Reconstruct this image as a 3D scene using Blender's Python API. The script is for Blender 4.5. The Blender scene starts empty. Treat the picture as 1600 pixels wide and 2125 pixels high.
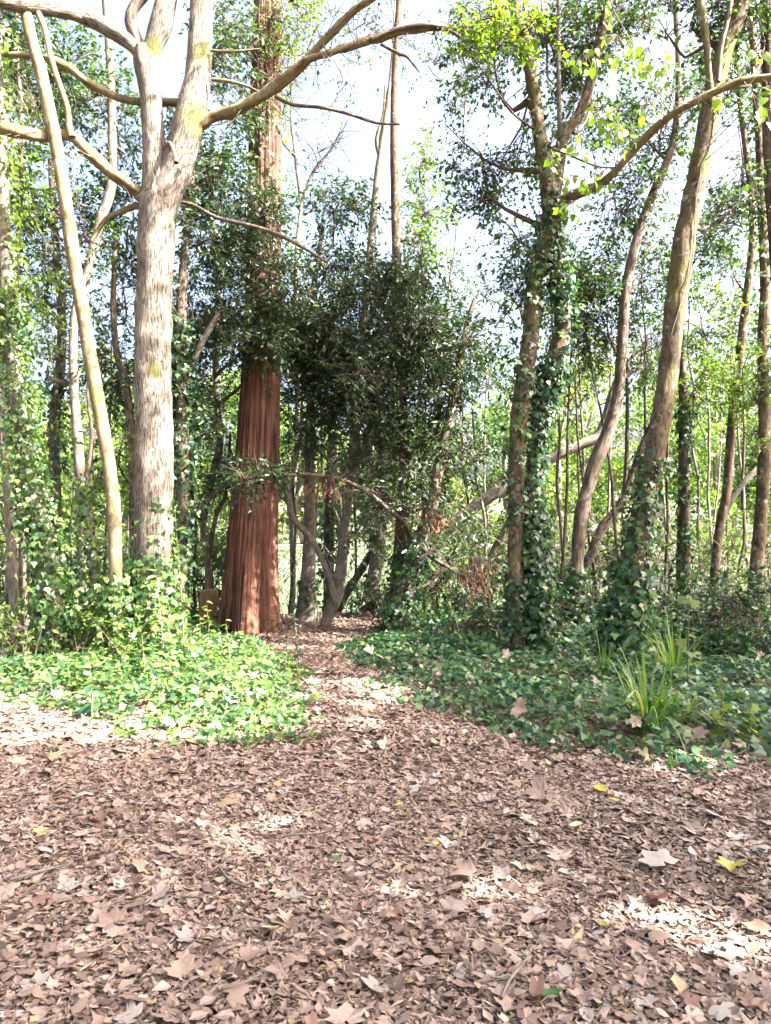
import bpy, math
import numpy as np
from math import radians, sin, cos, pi

S = bpy.context.scene
COL = S.collection
rng = np.random.default_rng(11)

# ------------------------------------------------------------------ camera, sky, sun, exposure
F, HZ, EYE = 1575.0, 1090.0, 1.6          # focal length and horizon row in photo pixels, eye height in metres
cam_d = bpy.data.cameras.new('camera'); cam = bpy.data.objects.new('camera', cam_d); COL.objects.link(cam)
cam.location = (0, 0, EYE); cam.rotation_euler = (pi/2, 0, 0)
cam_d.sensor_width = 36; cam_d.lens = F/2125*36; cam_d.shift_y = (HZ-1062.5)/2125
cam_d.clip_start = 0.05; cam_d.clip_end = 2000
S.camera = cam
SUN_EL, SUN_AZ = radians(42), radians(110)      # azimuth clockwise from +Y
SD = np.array([cos(SUN_EL)*sin(SUN_AZ), cos(SUN_EL)*cos(SUN_AZ), sin(SUN_EL)])
W = bpy.data.worlds.new('World'); S.world = W; W.use_nodes = True
nt = W.node_tree; bg = nt.nodes['Background']
sk = nt.nodes.new('ShaderNodeTexSky'); sk.sky_type = 'NISHITA'; sk.sun_disc = False
sk.sun_elevation = SUN_EL; sk.sun_rotation = SUN_AZ; sk.air_density = 0.6; sk.dust_density = 10.0; sk.ozone_density = 0.8
nt.links.new(sk.outputs[0], bg.inputs[0]); bg.inputs[1].default_value = 0.12
sun_d = bpy.data.lights.new('sun', 'SUN'); sun_d.energy = 5.0; sun_d.angle = radians(0.55); sun_d.color = (1.0, 0.955, 0.88)
sun = bpy.data.objects.new('sun', sun_d); COL.objects.link(sun)
sun.rotation_euler = (pi/2-SUN_EL, 0, pi-SUN_AZ); sun.location = tuple(SD*40)
S.view_settings.view_transform = 'Standard'; S.view_settings.look = 'None'
S.view_settings.exposure = 3.35; S.view_settings.gamma = 1; S.view_settings.use_curve_mapping = False
cy = S.cycles
cy.max_bounces = 7; cy.diffuse_bounces = 4; cy.glossy_bounces = 2; cy.transmission_bounces = 4; cy.transparent_max_bounces = 4
cy.caustics_reflective = False; cy.caustics_refractive = False; cy.sample_clamp_indirect = 6

# ------------------------------------------------------------------ helpers
def P(px, py, Y):
    return np.array([(px-800)/F*Y, Y, EYE-(py-HZ)/F*Y])
def G(px, py):                      # pixel on the flat ground -> (x, y)
    Y = EYE*F/(py-HZ); return ((px-800)/F*Y, Y)

def _h(i, s):
    i = (i.astype(np.int64)*np.array([73856093, 19349663, 83492791], dtype=np.int64)).sum(-1) + s*2654435
    i = (i ^ (i >> 13))*1274126177; i = (i ^ (i >> 16)) & 0xffffff
    return i/float(0xffffff)
def noise(p, sc=1.0, s=0):
    p = np.asarray(p, float)*sc; i = np.floor(p).astype(np.int64); f = p-i; f = f*f*(3-2*f)
    r = 0
    for a in (0, 1):
        for b in (0, 1):
            for c in (0, 1):
                w = (f[..., 0] if a else 1-f[..., 0])*(f[..., 1] if b else 1-f[..., 1])*(f[..., 2] if c else 1-f[..., 2])
                r = r + w*_h(i+np.array([a, b, c]), s)
    return r
def nrm(v):
    return v/np.maximum(np.linalg.norm(v, axis=-1, keepdims=True), 1e-9)
def sm(a, b, x):
    t = np.clip((x-a)/(b-a), 0, 1); return t*t*(3-2*t)

def bank(x):                        # where the near shore starts to fall to the water
    return 13.0 + 1.2*np.sin(x*0.35+1.0) - 0.5*sm(-1.0, 0.5, x) + 1.5*sm(2, 6, x)
def gz(x, y):
    x = np.asarray(x, float); y = np.asarray(y, float)
    q = np.stack([x, y, 0*x], -1)
    z = 0.10*(noise(q, 0.45, 3)-.5) + 0.05*(noise(q, 1.7, 4)-.5)
    b = bank(x)
    z = z - 1.5*sm(b, b+4.5, y)
    z = z + 1.6*sm(44, 54, y) + 6.0*sm(60, 160, y) + 14*sm(150, 500, y)
    return z
def gz1(x, y):
    return float(gz(np.array([x]), np.array([y]))[0])

def set_props(o, label=None, cat=None, group=None, kind=None):
    if label: o['label'] = label
    if cat: o['category'] = cat
    if group: o['group'] = group
    if kind: o['kind'] = kind
    return o
def mesh_data(name, V, Fa, mat, smooth=True, attrs=None):
    V = np.ascontiguousarray(V, dtype=np.float32); Fa = np.ascontiguousarray(Fa, dtype=np.int32)
    m = bpy.data.meshes.new(name); k = Fa.shape[1]; n = len(Fa)
    m.vertices.add(len(V)); m.vertices.foreach_set('co', V.ravel())
    m.loops.add(n*k); m.loops.foreach_set('vertex_index', Fa.ravel())
    m.polygons.add(n); m.polygons.foreach_set('loop_start', np.arange(n, dtype=np.int32)*k)
    m.polygons.foreach_set('use_smooth', np.full(n, smooth, dtype=bool))
    for a, val in (attrs or {}).items():
        val = np.ascontiguousarray(val, dtype=np.float32)
        if val.ndim == 1:
            at = m.attributes.new(a, 'FLOAT', 'POINT'); at.data.foreach_set('value', val)
        else:
            at = m.attributes.new(a, 'FLOAT_VECTOR', 'POINT'); at.data.foreach_set('vector', val.ravel())
    m.materials.append(mat); m.update(calc_edges=True)
    return m
def obj(name, me, parent=None, kind=None):
    o = bpy.data.objects.new(name, me); COL.objects.link(o)
    if parent is not None: o.parent = parent
    if kind: o['kind'] = kind
    return o
def root(name, loc, label, cat, group=None):
    e = bpy.data.objects.new(name, None); COL.objects.link(e); e.location = tuple(loc); e.empty_display_size = 0.2
    return set_props(e, label, cat, group)
def cat_parts(parts):
    Vs, Fs, n, at = [], [], 0, {}
    for V, Fa, a in parts:
        Vs.append(V); Fs.append(Fa+n); n += len(V)
        for k, v in a.items(): at.setdefault(k, []).append(v)
    return np.concatenate(Vs), np.concatenate(Fs), {k: np.concatenate(v) for k, v in at.items()}

# ------------------------------------------------------------------ materials
def mat(name):
    m = bpy.data.materials.new(name); m.use_nodes = True
    n = m.node_tree.nodes; return m, n, m.node_tree.links, n['Principled BSDF'], n['Material Output']
def ramp(n, stops, interp='LINEAR'):
    r = n.new('ShaderNodeValToRGB'); cr = r.color_ramp; cr.interpolation = interp
    while len(cr.elements) < len(stops): cr.elements.new(0.5)
    for e, (p, c) in zip(cr.elements, stops): e.position = p; e.color = (*c, 1)
    return r
def leaf_mat(name, stops, trans=0.35, tcol=(1.5, 1.9, 0.6), rough=0.45, spec=0.4, vein=0.25):
    m, n, l, b, out = mat(name)
    g = n.new('ShaderNodeNewGeometry'); oi = n.new('ShaderNodeObjectInfo')
    ad = n.new('ShaderNodeMath'); ad.operation = 'ADD'; fr = n.new('ShaderNodeMath'); fr.operation = 'FRACT'
    l.new(g.outputs['Random Per Island'], ad.inputs[0]); l.new(oi.outputs['Random'], ad.inputs[1]); l.new(ad.outputs[0], fr.inputs[0])
    r = ramp(n, stops); l.new(fr.outputs[0], r.inputs[0])
    tc = n.new('ShaderNodeTexCoord'); nz = n.new('ShaderNodeTexNoise'); nz.inputs['Scale'].default_value = 60; nz.inputs['Detail'].default_value = 3
    l.new(tc.outputs['Object'], nz.inputs['Vector'])
    mr = n.new('ShaderNodeMapRange'); mr.inputs[3].default_value = 1-vein; mr.inputs[4].default_value = 1+vein; l.new(nz.outputs[0], mr.inputs[0])
    mx = n.new('ShaderNodeMix'); mx.data_type = 'RGBA'; mx.blend_type = 'MULTIPLY'; mx.inputs[0].default_value = 1
    l.new(r.outputs[0], mx.inputs[6]); l.new(mr.outputs[0], mx.inputs[7])
    l.new(mx.outputs[2], b.inputs['Base Color']); b.inputs['Roughness'].default_value = rough; b.inputs['Specular IOR Level'].default_value = spec
    if trans > 0:
        t = n.new('ShaderNodeBsdfTranslucent'); m2 = n.new('ShaderNodeMix'); m2.data_type = 'RGBA'; m2.blend_type = 'MULTIPLY'; m2.inputs[0].default_value = 1
        l.new(mx.outputs[2], m2.inputs[6]); m2.inputs[7].default_value = (*tcol, 1); l.new(m2.outputs[2], t.inputs[0])
        ms = n.new('ShaderNodeMixShader'); ms.inputs[0].default_value = trans
        l.new(b.outputs[0], ms.inputs[1]); l.new(t.outputs[0], ms.inputs[2]); l.new(ms.outputs[0], out.inputs[0])
    return m
def bark_mat(name, dark, light, moss=(0.105, 0.11, 0.028), stretch=(14, 14, 2.2), bump=0.6, lichen=0.0, dist=0.02, upper=None, edges=(.36, .5, .62)):
    m, n, l, b, out = mat(name)
    at = n.new('ShaderNodeAttribute'); at.attribute_name = 'bark'
    mp = n.new('ShaderNodeMapping'); mp.inputs['Scale'].default_value = stretch; l.new(at.outputs['Vector'], mp.inputs[0])
    n1 = n.new('ShaderNodeTexNoise'); n1.inputs['Scale'].default_value = 1; n1.inputs['Detail'].default_value = 6; n1.inputs['Roughness'].default_value = 0.65; n1.inputs['Distortion'].default_value = 0.4
    l.new(mp.outputs[0], n1.inputs['Vector'])
    r1 = ramp(n, [(edges[0], dark), (edges[1], tuple(0.45*d+0.55*q for d, q in zip(dark, light))), (edges[2], light)]); l.new(n1.outputs[0], r1.inputs[0])
    n2 = n.new('ShaderNodeTexNoise'); n2.inputs['Scale'].default_value = 3.2; n2.inputs['Detail'].default_value = 4; l.new(at.outputs['Vector'], n2.inputs['Vector'])
    mr = n.new('ShaderNodeMapRange'); mr.inputs[1].default_value = .3; mr.inputs[2].default_value = .7; mr.inputs[3].default_value = .68; mr.inputs[4].default_value = 1.25; l.new(n2.outputs[0], mr.inputs[0])
    mx = n.new('ShaderNodeMix'); mx.data_type = 'RGBA'; mx.blend_type = 'MULTIPLY'; mx.inputs[0].default_value = 1
    l.new(r1.outputs[0], mx.inputs[6]); l.new(mr.outputs[0], mx.inputs[7])
    last = mx.outputs[2]
    if upper:
        sx = n.new('ShaderNodeSeparateXYZ'); l.new(at.outputs['Vector'], sx.inputs[0]); ur = n.new('ShaderNodeMapRange'); ur.inputs[1].default_value = 2.2; ur.inputs[2].default_value = 6; ur.inputs[4].default_value = .8; l.new(sx.outputs[2], ur.inputs[0])
        um = n.new('ShaderNodeMix'); um.data_type = 'RGBA'; um.blend_type = 'MIX'; l.new(ur.outputs[0], um.inputs[0]); l.new(last, um.inputs[6]); gm = n.new('ShaderNodeMix'); gm.data_type = 'RGBA'; gm.blend_type = 'MULTIPLY'; gm.inputs[0].default_value = 1; l.new(last, gm.inputs[6]); gm.inputs[7].default_value = (*upper, 1); l.new(gm.outputs[2], um.inputs[7]); last = um.outputs[2]
    if lichen:
        v = n.new('ShaderNodeTexNoise'); v.inputs['Scale'].default_value = 9; v.inputs['Detail'].default_value = 5; l.new(at.outputs['Vector'], v.inputs['Vector'])
        lr = n.new('ShaderNodeMapRange'); lr.inputs[1].default_value = .60; lr.inputs[2].default_value = .68; lr.inputs[4].default_value = lichen; l.new(v.outputs[0], lr.inputs[0])
        lm = n.new('ShaderNodeMix'); lm.data_type = 'RGBA'; l.new(lr.outputs[0], lm.inputs[0]); l.new(last, lm.inputs[6]); lm.inputs[7].default_value = (.36, .36, .31, 1); last = lm.outputs[2]
    ma = n.new('ShaderNodeAttribute'); ma.attribute_name = 'moss'
    n3 = n.new('ShaderNodeTexNoise'); n3.inputs['Scale'].default_value = 40; n3.inputs['Detail'].default_value = 4; l.new(at.outputs['Vector'], n3.inputs['Vector'])
    ad = n.new('ShaderNodeMath'); ad.operation = 'ADD'; l.new(ma.outputs['Fac'], ad.inputs[0]); l.new(n3.outputs[0], ad.inputs[1])
    rr = n.new('ShaderNodeMapRange'); rr.inputs[1].default_value = .82; rr.inputs[2].default_value = 1.15; rr.inputs[4].default_value = .85; l.new(ad.outputs[0], rr.inputs[0])
    mm = n.new('ShaderNodeMix'); mm.data_type = 'RGBA'; l.new(rr.outputs[0], mm.inputs[0]); l.new(last, mm.inputs[6]); mm.inputs[7].default_value = (*moss, 1)
    l.new(mm.outputs[2], b.inputs['Base Color']); b.inputs['Roughness'].default_value = .85; b.inputs['Specular IOR Level'].default_value = .2
    bp = n.new('ShaderNodeBump'); bp.inputs['Strength'].default_value = bump; bp.inputs['Distance'].default_value = dist
    l.new(n1.outputs[0], bp.inputs['Height']); l.new(bp.outputs[0], b.inputs['Normal'])
    return m

BARK_PALE = bark_mat('bark_pale_ridged', (.05, .043, .036), (.245, .212, .18), stretch=(62, 62, 10), bump=1.0, dist=.04, edges=(.40, .48, .60))
BARK_MOSSY = bark_mat('bark_mossy', (.09, .07, .04), (.19, .16, .095), lichen=.5, stretch=(18, 18, 8), bump=.4)
BARK_BROWN = bark_mat('bark_brown', (.035, .026, .018), (.14, .10, .068), lichen=.6, stretch=(28, 28, 10), bump=1.0)
BARK_DARK = bark_mat('bark_dark', (.04, .03, .024), (.15, .115, .09), lichen=.35, stretch=(26, 26, 5), bump=.9)
BARK_GREY = bark_mat('bark_grey', (.08, .068, .055), (.2, .175, .145), lichen=.5, stretch=(24, 24, 7), bump=.8)
BARK_RED = bark_mat('bark_redwood', (.028, .014, .011), (.205, .09, .062), stretch=(26, 26, 1.0), bump=1.0, dist=.08, moss=(.30, .25, .10), upper=(.9, 1.05, 1.15), edges=(.38, .5, .64))
TWIG = bark_mat('bark_twig', (.035, .028, .022), (.14, .11, .085), bump=.2)
CUT_WOOD = bark_mat('cut_wood', (.16, .09, .045), (.32, .2, .10), stretch=(20, 20, 3), bump=.4)

L_LAUREL = leaf_mat('leaf_laurel', [(0, (.016, .034, .016)), (.5, (.026, .052, .021)), (.85, (.045, .08, .028)), (1, (.09, .13, .045))], .2, rough=.32, spec=.55)
L_SMALL = leaf_mat('leaf_small', [(0, (.02, .04, .02)), (.5, (.035, .065, .026)), (.85, (.06, .10, .032)), (1, (.12, .15, .04))], .33)
L_LIGHT = leaf_mat('leaf_light', [(0, (.06, .10, .025)), (.5, (.09, .14, .03)), (1, (.15, .19, .045))], .42)
L_LIME = leaf_mat('leaf_lime', [(0, (.10, .17, .02)), (.6, (.14, .22, .025)), (1, (.2, .26, .035))], .6, tcol=(1.5, 1.7, .5))
L_FAR = leaf_mat('leaf_far', [(0, (.06, .085, .03)), (.5, (.10, .13, .045)), (.8, (.14, .17, .06)), (1, (.2, .19, .09))], .35, spec=.3)
L_IVY = leaf_mat('leaf_ivy', [(0, (.012, .036, .02)), (.45, (.02, .055, .026)), (.8, (.042, .09, .03)), (.95, (.08, .14, .04)), (1, (.16, .18, .05))], .22, rough=.33, spec=.4)
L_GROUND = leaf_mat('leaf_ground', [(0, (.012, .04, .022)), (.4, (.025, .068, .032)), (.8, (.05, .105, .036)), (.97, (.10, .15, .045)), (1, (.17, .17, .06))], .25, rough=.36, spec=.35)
L_SUNNY = leaf_mat('leaf_ground_sun_tint', [(0, (.022, .055, .028)), (.35, (.04, .09, .03)), (.7, (.09, .16, .042)), (.92, (.19, .25, .07)), (1, (.3, .3, .12))], .35, rough=.34, spec=.5)  # sunlight on the left-hand ivy is put into this lighter leaf colour
L_GRASS = leaf_mat('leaf_sedge', [(0, (.06, .12, .025)), (.6, (.10, .17, .032)), (1, (.17, .22, .05))], .4, vein=.1)
L_DEADRED = leaf_mat('leaf_dead_red', [(0, (.14, .045, .035)), (.6, (.26, .10, .075)), (1, (.38, .2, .15))], .3, tcol=(1.3, .9, .7))
LITTER_STOPS = [(0, (.06, .04, .031)), (.12, (.115, .076, .059)), (.4, (.182, .126, .104)), (.66, (.235, .172, .145)), (.88, (.28, .216, .187)), (.94, (.2, .12, .085)), (.97, (.25, .195, .10)), (1, (.32, .28, .24))]
L_LITTER = leaf_mat('leaf_litter', LITTER_STOPS, .12, tcol=(1.2, 1, .8), rough=.6, spec=.3, vein=.35)
L_TAN = leaf_mat('leaf_tan', [(0, (.19, .13, .105)), (1, (.26, .19, .155))], .12, tcol=(1.2, 1, .8), rough=.6, spec=.3, vein=.3)
L_GREYL = leaf_mat('leaf_grey', [(0, (.22, .19, .175)), (1, (.29, .25, .235))], .08, tcol=(1.2, 1, .8), rough=.65, spec=.3, vein=.3)
L_RUSSET = leaf_mat('leaf_russet', [(0, (.14, .075, .055)), (1, (.2, .115, .085))], .12, tcol=(1.2, 1, .8), rough=.55, spec=.35, vein=.3)
L_DARKL = leaf_mat('leaf_dark', [(0, (.075, .048, .038)), (1, (.125, .08, .06))], .05, tcol=(1.2, 1, .8), rough=.5, spec=.4, vein=.3)
L_YELLOW = leaf_mat('leaf_yellow', [(0, (.34, .30, .05)), (1, (.40, .34, .06))], .25, tcol=(1.2, 1.1, .6), rough=.5)
L_PALEG = leaf_mat('leaf_pale_green', [(0, (.36, .42, .26)), (1, (.40, .44, .28))], .2, tcol=(1.1, 1.1, .8), rough=.55)
L_GREENF = leaf_mat('leaf_fallen_green', [(0, (.07, .13, .05)), (1, (.09, .16, .055))], .2, rough=.4)

def ground_mat():
    m, n, l, b, out = mat('forest_floor')
    g = n.new('ShaderNodeNewGeometry'); sx = n.new('ShaderNodeSeparateXYZ'); l.new(g.outputs['Position'], sx.inputs[0])
    v = n.new('ShaderNodeTexVoronoi'); v.inputs['Scale'].default_value = 28; v.inputs['Randomness'].default_value = 1; l.new(g.outputs['Position'], v.inputs['Vector'])
    sc = n.new('ShaderNodeSeparateColor'); l.new(v.outputs['Color'], sc.inputs[0])
    r = ramp(n, [(0, (.035, .022, .016)), (.5, (.10, .06, .043)), (.85, (.2, .125, .09)), (1, (.26, .18, .14))]); l.new(sc.outputs[0], r.inputs[0])
    n2 = n.new('ShaderNodeTexNoise'); n2.inputs['Scale'].default_value = 1.3; n2.inputs['Detail'].default_value = 8; l.new(g.outputs['Position'], n2.inputs['Vector'])
    rg = ramp(n, [(.3, (.03, .045, .018)), (.55, (.05, .07, .028)), (.75, (.10, .105, .06))]); l.new(n2.outputs[0], rg.inputs[0])
    mr = n.new('ShaderNodeMapRange'); mr.inputs[1].default_value = 36; mr.inputs[2].default_value = 44; l.new(sx.outputs[1], mr.inputs[0])
    mx = n.new('ShaderNodeMix'); mx.data_type = 'RGBA'; l.new(mr.outputs[0], mx.inputs[0]); l.new(r.outputs[0], mx.inputs[6]); l.new(rg.outputs[0], mx.inputs[7])
    l.new(mx.outputs[2], b.inputs['Base Color']); b.inputs['Roughness'].default_value = .9
    bp = n.new('ShaderNodeBump'); bp.inputs['Strength'].default_value = .7; bp.inputs['Distance'].default_value = .02
    l.new(v.outputs['Distance'], bp.inputs['Height']); l.new(bp.outputs[0], b.inputs['Normal'])
    return m
M_GROUND = ground_mat()
def simple(name, c1, c2, sc, rough=.9):
    m, n, l, b, out = mat(name)
    g = n.new('ShaderNodeNewGeometry'); nz = n.new('ShaderNodeTexNoise'); nz.inputs['Scale'].default_value = sc; nz.inputs['Detail'].default_value = 8
    l.new(g.outputs['Position'], nz.inputs['Vector']); r = ramp(n, [(.3, c1), (.7, c2)]); l.new(nz.outputs[0], r.inputs[0]); l.new(r.outputs[0], b.inputs['Base Color'])
    b.inputs['Roughness'].default_value = rough
    bp = n.new('ShaderNodeBump'); bp.inputs['Strength'].default_value = .5; bp.inputs['Distance'].default_value = .015; l.new(nz.outputs[0], bp.inputs['Height']); l.new(bp.outputs[0], b.inputs['Normal'])
    return m
M_PATH = simple('trodden_litter', (.10, .055, .04), (.26, .16, .12), 22)
M_GRAVEL = simple('pale_gravel', (.34, .32, .29), (.46, .43, .39), 6)
def water_mat():
    m, n, l, b, out = mat('lake_water')
    g = n.new('ShaderNodeNewGeometry'); nz = n.new('ShaderNodeTexNoise'); nz.inputs['Scale'].default_value = 2.2; nz.inputs['Detail'].default_value = 4
    l.new(g.outputs['Position'], nz.inputs['Vector']); bp = n.new('ShaderNodeBump'); bp.inputs['Strength'].default_value = .25; bp.inputs['Distance'].default_value = .05
    l.new(nz.outputs[0], bp.inputs['Height']); l.new(bp.outputs[0], b.inputs['Normal'])
    b.inputs['Base Color'].default_value = (.10, .14, .08, 1); b.inputs['Roughness'].default_value = .12; b.inputs['IOR'].default_value = 1.33
    return m
M_WATER = water_mat()

# ------------------------------------------------------------------ setting: ground, path, water
def sheet(xs, ys, zf, name, m):
    X, Y = np.meshgrid(xs, ys); V = np.stack([X, Y, zf(X, Y)], -1).reshape(-1, 3)
    nx, ny = len(xs), len(ys); i = np.arange((nx-1)*(ny-1)); r, c = i//(nx-1), i % (nx-1); a = r*nx+c
    o = obj(name, mesh_data(name, V, np.stack([a, a+1, a+nx+1, a+nx], -1), m)); o['kind'] = 'structure'; return o
xs = np.unique(np.concatenate([np.linspace(-900, -60, 14), np.linspace(-60, -12, 24), np.linspace(-12, 14, 130), np.linspace(14, 60, 24), np.linspace(60, 900, 14)]))
ys = np.unique(np.concatenate([np.linspace(-40, -2, 12), np.linspace(-2, 20, 110), np.linspace(20, 75, 40), np.linspace(75, 1200, 24)]))
sheet(xs, ys, gz, 'ground', M_GROUND)
sheet(np.linspace(-300, 300, 12), np.linspace(12.5, 60, 8), lambda X, Y: 0*X-0.85, 'lake_water', M_WATER)
sheet(np.linspace(-120, 120, 120), np.linspace(56.5, 59, 4), lambda X, Y: gz(X, Y)+0.02, 'far_gravel_path', M_GRAVEL)

LEFT_EDGE = np.array([G(*p) for p in [(-300, 1425), (0, 1458), (150, 1478), (270, 1500), (400, 1530), (480, 1545), (570, 1535), (640, 1520), (700, 1480), (660, 1430), (625, 1390), (585, 1355), (490, 1325)]])
RIGHT_EDGE = np.array([G(*p) for p in [(760, 1318), (705, 1342), (712, 1375), (780, 1420), (850, 1450), (930, 1490), (980, 1530), (1080, 1565), (1200, 1580), (1300, 1602), (1430, 1622), (1560, 1612), (1720, 1610), (1950, 1630)]])
LEFT_POLY = np.vstack([LEFT_EDGE, [(-2.3, 13.6), (-12, 14), (-12, 7.3)]])
RIGHT_POLY = np.vstack([RIGHT_EDGE, [(12, 5), (13, 15.5), (4.5, 15), (0.9, 13.4), (0.2, 12.6)]])
def inside(poly, x, y):
    r = np.zeros(len(x), bool); n = len(poly)
    for i in range(n):
        (x1, y1), (x2, y2) = poly[i], poly[(i+1) % n]
        c = ((y1 > y) != (y2 > y)) & (x < (x2-x1)*(y-y1)/((y2-y1) if y2 != y1 else 1e-9)+x1); r ^= c
    return r
def seg_dist(poly, x, y):
    d = np.full(len(x), 1e9)
    for i in range(len(poly)-1):
        a, b = poly[i], poly[i+1]; ab = b-a; t = np.clip(((x-a[0])*ab[0]+(y-a[1])*ab[1])/(ab@ab), 0, 1)
        d = np.minimum(d, np.hypot(x-a[0]-t*ab[0], y-a[1]-t*ab[1]))
    return d
# the trodden path from the clearing to the shore
pl = np.array([(-.35, 5.9), (-.2, 6.6), (-.25, 7.4), (-.42, 8.2), (-.75, 9.2), (-.95, 10.2), (-1.0, 11.2), (-.95, 12.4)])
pw = np.array([.55, .5, .42, .40, .42, .55, .75, .9])
t = np.linspace(0, len(pl)-1, 50); px_ = np.interp(t, range(len(pl)), pl[:, 0]); py_ = np.interp(t, range(len(pl)), pl[:, 1]); w_ = np.interp(t, range(len(pl)), pw)
k = np.linspace(-1, 1, 9); X = px_[:, None]+k*w_[:, None]; Y = py_[:, None]+0*k
V = np.stack([X, Y, gz(X, Y)+.012], -1).reshape(-1, 3); a = (np.arange(49)[:, None]*9+np.arange(8)).ravel()
o = obj('path', mesh_data('path', V, np.stack([a, a+1, a+10, a+9], -1), M_PATH)); o['kind'] = 'structure'

# ------------------------------------------------------------------ leaves
def fan(outline):
    n = len(outline); c = np.array(outline)
    V = np.vstack([[(0, .32, 0)], np.c_[c, np.zeros(n)]]); Fa = np.array([(0, 1+i, 1+(i+1) % n) for i in range(n)]); return V, Fa
T_DIAMOND = (np.array([(0, 0, 0), (.5, .42, .10), (0, 1, 0), (-.5, .42, .10)], float), np.array([(0, 1, 2), (0, 2, 3)]))
T_OVAL = (np.array([(0, 0, 0), (.40, .26, .09), (.42, .62, .09), (0, 1, 0), (-.42, .62, .09), (-.40, .26, .09)], float), np.array([(0, 1, 2), (0, 2, 3), (0, 3, 4), (0, 4, 5)]))
T_IVY = fan([(0, .02), (.26, -.10), (.60, .22), (.30, .44), (0, 1), (-.30, .44), (-.60, .22), (-.26, -.10)])
T_IVY3 = fan([(0, -.02), (.42, .04), (.30, .5), (0, 1), (-.30, .5), (-.42, .04)])
T_HEART = fan([(0, .04), (.25, -.05), (.46, .18), (.40, .5), (0, 1), (-.40, .5), (-.46, .18), (-.25, -.05)])
def plane_outline(teeth=False):
    ang = [-90, -62, -18, 10, 36, 62, 90, 118, 144, 170, 198, 242]; rad = [.12, .42, .66, .50, .84, .58, 1.0, .58, .84, .50, .66, .42]
    pts = [(r*cos(radians(a)), .32+.68*r*sin(radians(a))) for a, r in zip(ang, rad)]
    if teeth:
        q = []
        for i, p in enumerate(pts):
            p2 = pts[(i+1) % len(pts)]; q.append(p); m_ = ((p[0]+p2[0])/2, (p[1]+p2[1])/2); d = (m_[0], m_[1]-.32); q.append((m_[0]+d[0]*.10, m_[1]+d[1]*.10))
        pts = q
    return pts
T_PLANE = fan(plane_outline())
T_FRAG = fan([(.02, .0), (.42, .10), (.30, .55), (.05, .95), (-.33, .7), (-.38, .22)])
T_CHIP = (np.array([(.05, 0, 0), (.42, .4, .04), (-.05, 1, 0), (-.36, .55, .05)], float), np.array([(0, 1, 2), (0, 2, 3)]))
T_SLIVER = (np.array([(0, 0, 0), (.10, .5, .05), (0, 1, 0), (-.09, .45, .05)], float), np.array([(0, 1, 2), (0, 2, 3)]))

def scatter(T, pos, d, nv, size, width=1.0, ca=None, cb=None, jit=0.0):
    tv, tf = T; N, K = len(pos), len(tv)
    size = np.broadcast_to(np.asarray(size, float), (N,)); width = np.broadcast_to(np.asarray(width, float), (N,))
    Ya = nrm(d); Xa = nrm(np.cross(Ya, nv)); Za = np.cross(Xa, Ya)
    ca = np.zeros(N) if ca is None else ca; cb = np.zeros(N) if cb is None else cb
    tx = tv[None, :, 0]*width[:, None]; ty = np.repeat(tv[None, :, 1], N, 0); tz = tv[None, :, 2]+ca[:, None]*tx**2+cb[:, None]*ty**2
    if jit:
        tx = tx+rng.normal(0, jit, (N, K)); ty = ty+rng.normal(0, jit, (N, K)); tz = tz+rng.normal(0, jit*1.3, (N, K))
    L = np.stack([tx, ty, tz], -1)*size[:, None, None]
    V = pos[:, None, :]+L[..., 0:1]*Xa[:, None]+L[..., 1:2]*Ya[:, None]+L[..., 2:3]*Za[:, None]
    Fa = (tf[None]+(np.arange(N)*K)[:, None, None]).reshape(-1, 3)
    return V.reshape(-1, 3), Fa

def sprays(C, D, L, n, size, width, T, spread=.7, up=.6, droop=.25):
    """C,D: spray centres and directions. Returns the leaves as one (V,F) and the twigs' end points."""
    M = len(C); D = nrm(D); t = np.linspace(.1, 1.0, n)[None, :]+rng.normal(0, .05, (M, n))
    L = np.broadcast_to(np.asarray(L, float), (M,))
    pos = C[:, None, :]+D[:, None, :]*(t*L[:, None])[..., None]
    pos[..., 2] -= droop*(t**2)*L[:, None]*.6
    side = nrm(np.cross(D, np.array([0, 0, 1.])+rng.normal(0, .35, (M, 3))))[:, None, :]
    sg = np.where(np.arange(n) % 2 == 0, 1., -1.)[None, :, None]
    d = D[:, None, :]*.55+side*sg*spread+rng.normal(0, .33, (M, n, 3)); d[..., 2] -= droop
    nv = rng.normal(0, .5, (M, n, 3)); nv[..., 2] += up
    N = M*n; sz = size*rng.uniform(.6, 1.25, N)
    V, Fa = scatter(T, pos.reshape(N, 3)+rng.normal(0, .02, (N, 3)), d.reshape(N, 3), nv.reshape(N, 3), sz, width*rng.uniform(.8, 1.2, N), cb=rng.uniform(-.35, .05, N))
    E = C+D*L[:, None]; E[:, 2] -= droop*L*.6
    return V, Fa, E
def sticks(A, B, ra, rb):
    """thin three-sided twigs from A to B, one mesh"""
    N = len(A); T = nrm(B-A); u = nrm(np.cross(T, np.array([.3, .2, 1.]))); v = np.cross(T, u)
    ra = np.broadcast_to(np.asarray(ra, float), (N,)); rb = np.broadcast_to(np.asarray(rb, float), (N,))
    V = np.empty((N, 6, 3))
    for i in range(3):
        a = i*2*pi/3; o_ = cos(a)*u+sin(a)*v; V[:, i] = A+o_*ra[:, None]; V[:, 3+i] = B+o_*rb[:, None]
    q = np.array([(0, 1, 4, 3), (1, 2, 5, 4), (2, 0, 3, 5)]); Fa = (q[None]+(np.arange(N)*6)[:, None, None]).reshape(-1, 4)
    V = V.reshape(-1, 3); return V, Fa, {'bark': V*1.0, 'moss': np.zeros(len(V))}

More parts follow.
